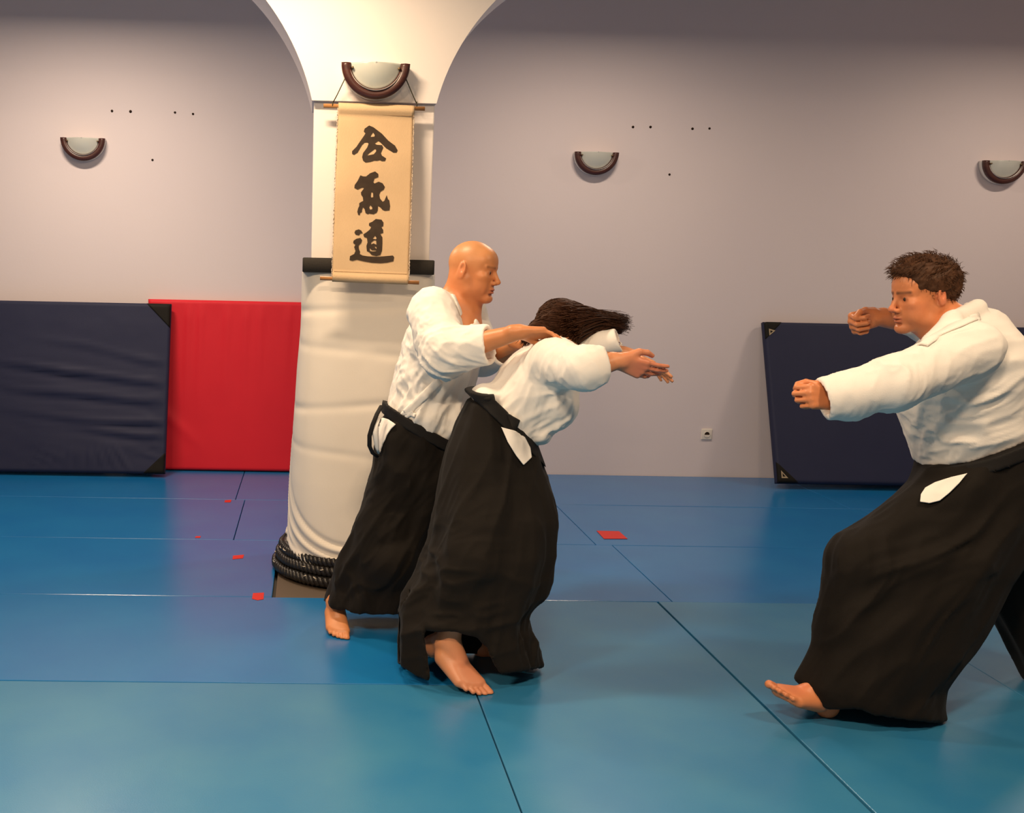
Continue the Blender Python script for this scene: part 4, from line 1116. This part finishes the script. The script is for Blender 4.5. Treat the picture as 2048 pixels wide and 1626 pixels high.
# opening round the neck
J.add(cap(LB(-.02,0,-.06),nkB+np.array((.03,.0,-.0)),.065,.05),.006,'s')
V,Fq=J.mesh(); V=smooth(V,Fq,2,.5); N=vnorm(V,Fq)
V=folds(V,N,[(A3(1090,780,3.6),.18,A3(1060,850,3.6)-A3(1110,720,3.6),20,.018,3),(A3(1170,725,3.45),.12,(.5,0,-.7),22,.012,6),(A3(1020,780,3.65),.16,(.8,0,.5),18,.012,9),(A3(1100,850,3.6),.10,(.7,0,.6),26,.016,12)])
jk=fmesh('white_jacket',V,Fq,M['gi'],MB); to_root(jk,rootB); BJ=bvh(V,Fq)
# ---- hakama
H=Field((.34,3.20,.004),(1.06,4.04,1.12),.0072)
rows=[(800,938,998),(830,922,1035),(850,912,1054),(880,903,1068),(900,896,1076),(950,884,1093),(1000,876,1106),(1030,871,1111),(1100,856,1108),(1150,832,1100),(1180,812,1086),(1215,796,1060),(1240,788,1057),(1262,785,1065),(1300,786,1076),(1335,790,1088),(1375,800,1095)]
Yh=lambda y: float(np.interp(y,[800,950,1100,1250,1375],[3.72,3.69,3.62,3.57,3.57]))
Ry=lambda y: float(np.interp(y,[800,900,1030,1250,1375],[.13,.17,.20,.185,.19]))
H.add(rows_loft(rows,Yh,Ry,pl(11,.07,.1,1.2),2.15),.02)
H.add(cap(hR,kR,.105,.080),.08); H.add(cap(kR,kR+(aR-kR)*.4,.080,.070),.06)
ins=[(y,l+9,r-9) for y,l,r in rows if y>=1180]+[(1420,815,1085)]
H.add(rows_loft(ins,Yh,lambda y:Ry(y)-.016),.01,'s')
# hem: lifted over the stepping foot, hanging lower behind it
def pxprism(poly,Ya,Yb):
    """solid that fills an outline of the photograph between two distances"""
    P_=np.array(poly,float)
    lo3=np.array([min(at(x,y,Yq).x for x,y in poly for Yq in (Ya,Yb)),Ya,min(at(x,y,Yq).z for x,y in poly for Yq in (Ya,Yb))])
    hi3=np.array([max(at(x,y,Yq).x for x,y in poly for Yq in (Ya,Yb)),Yb,max(at(x,y,Yq).z for x,y in poly for Yq in (Ya,Yb))])
    def f(x,y,z):
        dx,dy,dz=np.broadcast_arrays(x,y-CAM_Y,z-CAM_H); zz=dx*_f.x+dy*_f.y+dz*_f.z
        px=CX+FPX*(dx*_r2.x+dy*_r2.y+dz*_r2.z)/zz; py=CY-FPX*(dx*_u2.x+dy*_u2.y+dz*_u2.z)/zz
        d=np.full(px.shape,1e9); s=np.ones(px.shape); n=len(P_)
        for i in range(n):
            a=P_[i];b=P_[i-1]; e=b-a; wx=px-a[0];wy=py-a[1]; t=np.clip((wx*e[0]+wy*e[1])/(e@e),0,1)
            d=np.minimum(d,(wx-e[0]*t)**2+(wy-e[1]*t)**2)
            c1_=py>=a[1];c2_=py<b[1];c3_=e[0]*wy>e[1]*wx; fl=(c1_&c2_&c3_)|(~c1_&~c2_&~c3_); s=np.where(fl,-s,s)
        return np.maximum(s*np.sqrt(d)*zz/FPX,np.maximum(Ya-y,y-Yb))
    return f,lo3,hi3
H.add(pxprism([(848,1256),(900,1262),(950,1271),(975,1296),(990,1330),(1000,1345),(1100,1460),(870,1460)],3.1,3.56),.004,'s')
H.add(pxprism([(770,1318),(800,1330),(835,1352),(892,1374),(960,1360),(1004,1346),(1045,1340),(1100,1331),(1120,1500),(760,1500)],3.1,4.1),.004,'s')
# waist cut: board at the back, belt line falling to the front
a_=A3(985,812,3.7); b_=A3(1062,885,3.7); td=nv(b_-a_); hn=np.cross(td,(0,1,0)); hn=hn if hn[2]>0 else -hn; H.cut(a_,hn)
V,Fq=H.mesh(); V=smooth(V,Fq,2,.5); N=vnorm(V,Fq)
V=folds(V,N,[(A3(900,1180,3.5),.25,(1,0,.15),13,.022,4),(A3(1000,1060,3.5),.3,(.2,0,1),11,.018,7),(A3(1060,1270,3.5),.18,(.15,0,1),20,.016,9)])
hk=fmesh('black_hakama',V,Fq,M['hakama'],MB); to_root(hk,rootB); BH=bvh(V,Fq)
W=Field((.46,3.44,.74),(.96,4.0,1.10),.005); W.add(rows_loft([(780,930,1010),(800,934,1012),(830,920,1040),(850,910,1058),(880,901,1072),(930,890,1090)],Yh,lambda y:Ry(y)+.012,None,2.15),.004)
W.cut(a_+hn*.020,hn); W.cut(a_-hn*.030,-hn); V,Fq=W.mesh(); V=smooth(V,Fq,1); bt=fmesh('black_belt',V,Fq,M['belt'],MB); to_root(bt,rootB)
# stiff trapezoid back board over the small of the back
o=patch('back_board',BJ,[(936,794),(950,791),(970,789),(988,788),(991,802),(994,818),(1020,828),(1042,840),(1030,868),(985,862),(945,858),(916,850),(924,822)],M['belt'],MB,lift=.008,thick=.006,step=5); to_root(o,rootB)
o=patch('white_under_trousers',BH,[(1001,853),(1030,861),(1050,874),(1061,895),(1064,915),(1047,931),(1032,912),(1015,885)],M['gi'],MB,lift=.014,step=4); to_root(o,rootB)
# ---- hair: a cap and long strands swinging forward
Hf=Field((.70,3.64,1.04),(1.24,4.04,1.42),.0055)
Hf.add(ell(LB(-.014,0,.034),np.array((.108,.086,.094))*.95,UB),.01)
Hf.add(cap(LB(.0,-.02,.09),A3(1180,660,3.88),.050,.026),.04)
Hf.add(cap(A3(1180,656,3.88),A3(1240,664,3.90),.026,.008),.03)
Hf.add(cap(LB(-.07,-.03,-.0),A3(1052,672,3.74),.045,.02),.03)
V,Fq=Hf.mesh(); N=vnorm(V,Fq); V=folds(V,N,[(A3(1130,640,3.8),.3,A3(1240,664,3.8)-A3(1060,640,3.8),60,.008,4)])
hair=fmesh('hair',V,Fq,M['hair_brown'],MB); to_root(hair,rootB)
rng=np.random.RandomState(4); paths=[]
cH=LB(-.014,0,.034)
for i in range(620):
    # a lock of hairs, rooted over the crown and combed towards the right
    u=rng.rand()**1.15; px_=1052+98*u; py_=612+12*abs(u-.45)*2+rng.rand()*68
    q=A3(px_,py_,3.78)-cH; q=q/np.linalg.norm(q); p=cH+q*np.array((.104,.100,.096))*(.97+.08*rng.rand())
    tgt=A3(1165+92*rng.rand()**.7,632+rng.rand()*28,3.86+rng.rand()*.06); tgt[2]=min(tgt[2],A3(tgt[0]*0+1165,0,3.86)[2]) if False else tgt[2]
    mid=(p+tgt)/2+np.array((0,-.03*(1-u),.020+.018*rng.rand())); wob=rng.randn(3)*.006
    for h_ in range(4):
        j0=rng.randn(3)*.0035; j1=rng.randn(3)*.009; pts=[]
        for k in range(9):
            t=k/8; pts.append((p+j0)*(1-t)**2+2*(mid+wob+(j0+j1)/2)*t*(1-t)+(tgt+j1)*t*t)
        paths.append(pts)
for i in range(110):
    p=A3(1060+rng.rand()*25,655+rng.rand()*18,3.76); pts=[p]; v=nv(np.array((-.6,-.2,-.5))+rng.randn(3)*.25)
    for k in range(6): v=nv(v+np.array((0,0,-.12))); pts.append(pts[-1]+v*.011)
    paths.append(pts)
BHr=bvh(V,Fq); Nh=vnorm(V,Fq); cand=np.where((Nh[:,1]<.35)&(V[:,0]<A3(1150,640,3.84)[0]))[0]
for i in rng.choice(cand,min(700,len(cand)),replace=False):
    p=V[i].copy(); v=np.array((1,-.05,-.12))+rng.randn(3)*.10; pts=[]; n_=Nh[i]
    for k in range(7):
        pts.append(p+n_*(.0015+.0012*rng.rand()+.0006*k)); v=v-n_*(v@n_)*.95; v=v/np.linalg.norm(v); q=BHr.find_nearest(Vector(p+v*.014)); p=np.array(q[0]); n_=np.array(q[1])
        if n_@(p-cH)<0: n_=-n_
        v=v*.8+np.array((.25,0,-.03))
    paths.append(pts)
o=strands('hair_strands',paths,.0019,M['hair_brown'],MB); to_root(o,rootB)

# ================================================================== DARK-HAIRED MAN AT THE RIGHT
MC=thing('person','dark-haired person lunging in from the right edge, fist raised, in white jacket and black hakama','person',tuple(onfloor(1700,1415)))
rootC=Vector(MC.location); YC=3.40
hd=A3(1843,591,3.42); fwdC=np.array((-1,-.06,-.15)); upC=np.array((-.15,0,1)); sC=.985
B=Field((1.40,2.80,-.01),(3.0,3.98,1.68),.0072,[((hd-.14),(hd+.14),.0035),((1.48,3.05,.0),(1.78,3.3,.16),.0045),((1.42,2.92,1.0),(1.62,3.15,1.15),.005),((1.72,3.5,1.2),(1.90,3.7,1.40),.0045)])
LC,UC=head(B,hd,fwdC,upC,sC)
nkC=A3(1915,668,3.40); chC=A3(1935,745,3.40); wsC=A3(1950,880,3.40); plC=A3(1955,945,3.40)
B.add(cap(LC(-.04,0,-.05),nkC,.062,.068),.03); B.add(cap(LC(.0,0,-.09),A3(1880,672,3.38),.045,.05),.03)
B.add(cap(nkC,chC,.08,.13),.05); B.add(cap(chC,wsC,.13,.12),.05); B.add(cap(wsC,plC,.12,.13),.05)
sLc=A3(1938,700,3.21); sRc=A3(1925,695,3.60); eLc=A3(1785,768,3.08); wLc=A3(1662,799,3.105); eRc=A3(1852,650,3.72); wRc=A3(1752,634,3.62)
B.add(cap(sLc,sRc,.06,.06),.05); chain(B,[sLc,eLc],[.056,.046],.03); B.add(cap(eLc,wLc,.047,.030),.02)
chain(B,[sRc,eRc],[.055,.045],.03); B.add(cap(eRc,wRc,.044,.030),.02)
hand(B,wLc,A3(1610,790,3.06)-wLc,(.1,.3,1),curl=(62,66,70,74),thumb=.3,sc_=1.0,tc=1)
hand(B,wRc,A3(1698,650,3.60)-wRc,(.0,-.1,1),curl=(68,72,75,78),thumb=.15,sc_=1.05)
hF=A3(1905,985,3.32); kF=A3(1732,1118,3.28); aF=A3(1653,1377,3.21)
hBk=A3(2010,985,3.48); kBk=A3(2085,1180,3.50); aBk=A3(2235,1330,3.56)
for h_,k_,a_ in ((hF,kF,aF),(hBk,kBk,aBk)):
    chain(B,[plC,h_],[.12,.10],.05); chain(B,[h_,k_],[.088,.062],.04); B.add(cap(k_,k_+(a_-k_)*.3,.058,.060),.03); B.add(cap(k_+(a_-k_)*.3,a_,.060,.040),.03)
fF=A3(1497,1350,3.15)-A3(1640,1410,3.235); 
foot(B,aF,fF+np.array((0,0,.0)),(.25,0,.97),(.1,-1,0) if False else (0,1,0),sc_=1.12,toe=.35)
foot(B,aBk,(-.8,-.4,-.2),(0,0,1),(-.4,.8,0),sc_=1.0)
V,Fq=B.mesh(); V=smooth(V,Fq,1,.35); mk=[]
mark(ell(LC(.050,0,-.085),np.array((.060,.070,.040))*sC,UC),(.52,.20,.095),.05,.5)
mark(ell(LC(.0905,0,-.0715),np.array((.016,.024,.0125))*sC,UC),(.48,.14,.075),.006,.7)
mark(ell(LC(.100,0,-.0715),np.array((.012,.020,.0022))*sC,UC),(.12,.02,.015),.003,.9)
mark(ell(LC(.110,0,-.035),np.array((.02,.016,.014))*sC,UC),(.66,.21,.11),.012,.6)
for q in (-1,1):
    mark(cap(LC(.094,.012*q,.0205),LC(.073,.052*q,.0215),.0055*sC,.0045*sC),(.09,.04,.02),.006,.9)
    mark(ell(LC(.086,.031*q,-.001),np.array((.012,.017,.009))*sC,UC),(.36,.12,.06),.008,.7)
    mark(ell(LC(-.022,.080*q,-.002),np.array((.020,.014,.034))*sC,UC),(.68,.22,.12),.01,.7)
    mark(ell(LC(.055,.045*q,-.03),np.array((.03,.025,.025))*sC,UC),(.68,.24,.12),.03,.5)
mark(cap(aF+nv(fF)*.14,aF+nv(fF)*.28,.05,.04),(.70,.20,.12),.06,.7)
bodyC=fmesh('body',V,Fq,M['skin'],MC,tones(V,(.63,.235,.10),mk)); to_root(bodyC,rootC)
eyes(LC,UC,sC,MC,(1,.05,-.05))
for o in list(MC.children):
    if o.name.startswith('eye'): to_root(o,rootC)
# hair: cap with a ragged edge plus short strands
Hf=Field(hd-.18,hd+.20,.004)
Hf.add(ell(LC(-.018,0,.040),np.array((.110,.085,.097))*sC,UC),.01)
Hf.add(ell(LC(.030,0,.098),np.array((.062,.064,.034))*sC,UC),.03)
Hf.add(ell(LC(-.075,0,.035),np.array((.045,.066,.070))*sC,UC),.03)
Hf.add(ell(LC(.105,0,.020),np.array((.062,.11,.065))*sC,UC),.012,'s')        # face
Hf.add(ell(LC(.050,.09,-.022),np.array((.062,.055,.055))*sC,UC),.012,'s'); Hf.add(ell(LC(.050,-.09,-.022),np.array((.062,.055,.055))*sC,UC),.012,'s')
Hf.add(ell(LC(-.01,.10,-.030),np.array((.036,.040,.050))*sC,UC),.01,'s'); Hf.add(ell(LC(-.01,-.10,-.030),np.array((.036,.040,.050))*sC,UC),.01,'s')
Hf.add(ell(LC(-.01,0,-.13),np.array((.16,.13,.085))*sC,UC),.012,'s')
V,Fq=Hf.mesh(); N=vnorm(V,Fq); V=folds(V,N,[(hd,.3,UC[0]*-1+UC[2]*.3,70,.007,4)]); 
o=fmesh('hair',V,Fq,M['hair_short'],MC); to_root(o,rootC)
rng=np.random.RandomState(9); N=vnorm(V,Fq); sel=rng.choice(len(V),1500,replace=False); paths=[]
for i in sel:
    p=V[i]; n_=N[i]; lx_=(p-hd)@UC[0]; lz=(p-hd)@UC[2]
    d=nv(n_*(.75)+UC[0]*(.5 if lz>.07 else -.25)+UC[2]*(.15 if lz>.07 else -.55)+rng.randn(3)*.22); L_=(.020 if lz>.06 else .011)*(.6+.7*rng.rand())
    paths.append([p-n_*.003,p+d*L_*.5,p+nv(d+UC[0]*.3*(lz>.07)-np.array((0,0,.3)))*L_])
o=strands('hair_strands',paths,.0014,M['hair_short'],MC,3); to_root(o,rootC)
# ---- jacket
J=Field((1.40,2.90,.78),(2.64,3.90,1.52),.0070)
J.add(rows_loft([(625,1928,1985),(645,1890,2012),(675,1862,2034),(710,1836,2047),(760,1806,2054),(820,1802,2058),(880,1824,2066),(940,1843,2082),(990,1850,2090)],lambda y:3.40,lambda y:float(np.interp(y,[625,660,720,850,950],[.06,.13,.20,.165,.17])),None,2.2),.02)
J.add(cap(sLc,sRc,.085,.085),.05)
J.add(cap(sLc,eLc,.090,.078),.04); cc=A3(1645,798,3.10); dc=nv(wLc-eLc); J.add(cap(eLc,cc+dc*.05,.077,.067),.03)
J.add(ell(A3(1705,812,3.10),(.055,.05,.040)),.04)
J.add(cap(sRc,eRc,.080,.062),.04); c2=A3(1812,642,3.68); d2=nv(wRc-eRc); J.add(cap(eRc,c2+d2*.04,.058,.045),.03)
J.add(cap(A3(1935,612,3.42),A3(1985,650,3.40),.014,.05),.03)
for c_,d_,r_ in ((cc,dc,.058),(c2,d2,.036)):
    J.add(box(c_+d_*.115,frame(d_,(0,0,1)),(.13,.13,.115)),.004,'s'); J.add(cap(c_-d_*.07,c_+d_*.1,r_*.88,r_),.004,'s')
J.add(cap(LC(-.04,0,-.03),LC(-.05,0,-.085),.068,.066),.006,'s'); J.add(cap(LC(-.02,0,-.09),A3(1868,690,3.30),.055,.03),.008,'s')
J.add(cap(A3(1955,616,3.37),A3(1905,640,3.30),.030,.026),.02); J.add(cap(A3(1905,640,3.30),A3(1856,686,3.27),.026,.022),.02)
a_=A3(1843,950,3.3); b_=A3(2048,872,3.3); td=nv(b_-a_); hn=np.cross(td,(0,1,0)); hn=hn if hn[2]<0 else -hn; J.cut(a_,hn)
V,Fq=J.mesh(); V=smooth(V,Fq,2,.5); N=vnorm(V,Fq)
V=folds(V,N,[(A3(1930,890,3.2),.20,A3(2030,840,3.2)-A3(1850,900,3.2),22,.020,3),(A3(1760,760,3.1),.14,(.2,0,1),20,.016,6),(A3(1960,770,3.2),.22,A3(2040,740,3.2)-A3(1840,820,3.2),14,.016,9),(A3(1900,700,3.2),.12,(1,0,.4),18,.012,12),(A3(1860,820,3.2),.15,(1,0,.15),20,.016,15)])
jk=fmesh('white_jacket',V,Fq,M['gi'],MC); to_root(jk,rootC); BJ=bvh(V,Fq)
o=ribbon('lapel',BJ,[(1962,632),(1940,642),(1905,656),(1872,672),(1846,692)],.030,.004,M['gi'],jk,lift=.002)
if o: to_root(o,rootC)
# ---- hakama
H=Field((1.52,2.96,.004),(3.02,3.90,1.08),.0090)
rows=[(870,1850,2085),(940,1846,2085),(970,1836,2086),(1000,1806,2088),(1040,1745,2080),(1080,1692,2060),(1112,1666,2040),(1150,1664,2010),(1200,1662,1985),(1250,1650,1958),(1300,1631,1928),(1340,1609,1896),(1362,1596,1880),(1400,1606,1876),(1445,1615,1886)]
Yc=lambda y: float(np.interp(y,[870,1000,1110,1300,1445],[3.40,3.36,3.30,3.24,3.23])); Rc=lambda y: float(np.interp(y,[870,1000,1110,1300,1445],[.175,.18,.17,.15,.15]))
H.add(rows_loft(rows,Yc,Rc,pl(9,.06,.2,1.0),2.1),.02)
H.add(rows_loft([(870,1960,2090),(1000,1950,2110),(1100,1955,2150),(1220,1985,2200),(1345,2048,2290),(1400,2075,2330),(1450,2100,2365)],lambda y:3.50,lambda y:.17,pl(8,.06)),.03)
H.add(rows_loft([(1300,1650,1908),(1362,1614,1862),(1400,1622,1858),(1480,1632,1868)],Yc,lambda y:.135),.01,'s')
H.add(pxprism([(1560,1340),(1594,1362),(1625,1395),(1655,1419),(1690,1416),(1715,1414),(1750,1428),(1800,1439),(1881,1444),(1900,1500),(1560,1500)],2.9,3.45),.004,'s')
H.add(cap(hF,kF,.106,.082),.06); H.add(cap(kF,kF+(aF-kF)*.5,.080,.072),.06); H.add(cap(hBk,kBk,.106,.08),.06)
H.cut(A3(1843,948,3.3),-hn)
H.cut((0,0,.012),(0,0,-1))
V,Fq=H.mesh(); V=smooth(V,Fq,2,.5); N=vnorm(V,Fq)
V=folds(V,N,[(A3(1800,1200,3.2),.32,A3(1700,1330,3.2)-A3(1900,1080,3.2),11,.026,4),(A3(1880,1060,3.2),.25,A3(1750,1080,3.2)-A3(1980,960,3.2),12,.020,7),(A3(1750,1380,3.2),.18,(.5,0,.8),18,.016,9),(A3(2080,1250,3.4),.3,(-.4,0,1),10,.02,11)])
hk=fmesh('black_hakama',V,Fq,M['hakama'],MC); to_root(hk,rootC); BH=bvh(V,Fq)
W=Field((1.80,3.08,.68),(2.66,3.74,1.10),.0055); W.add(rows_loft([(840,1838,2085),(870,1846,2090),(940,1843,2090),(970,1832,2092),(1000,1802,2094)],Yc,lambda y:Rc(y)+.010,None,2.1),.004)
W.cut(a_-hn*.002,-hn); W.cut(a_+hn*.045,hn); V,Fq=W.mesh(); V=smooth(V,Fq,1); bt=fmesh('black_belt',V,Fq,M['belt'],MC); to_root(bt,rootC)
o=patch('white_under_trousers',BH,[(1839,1004),(1841,988),(1850,975),(1870,964),(1900,954),(1936,946),(1918,968),(1900,986),(1880,1002),(1860,1007)],M['gi'],MC,lift=.012,step=4); to_root(o,rootC)
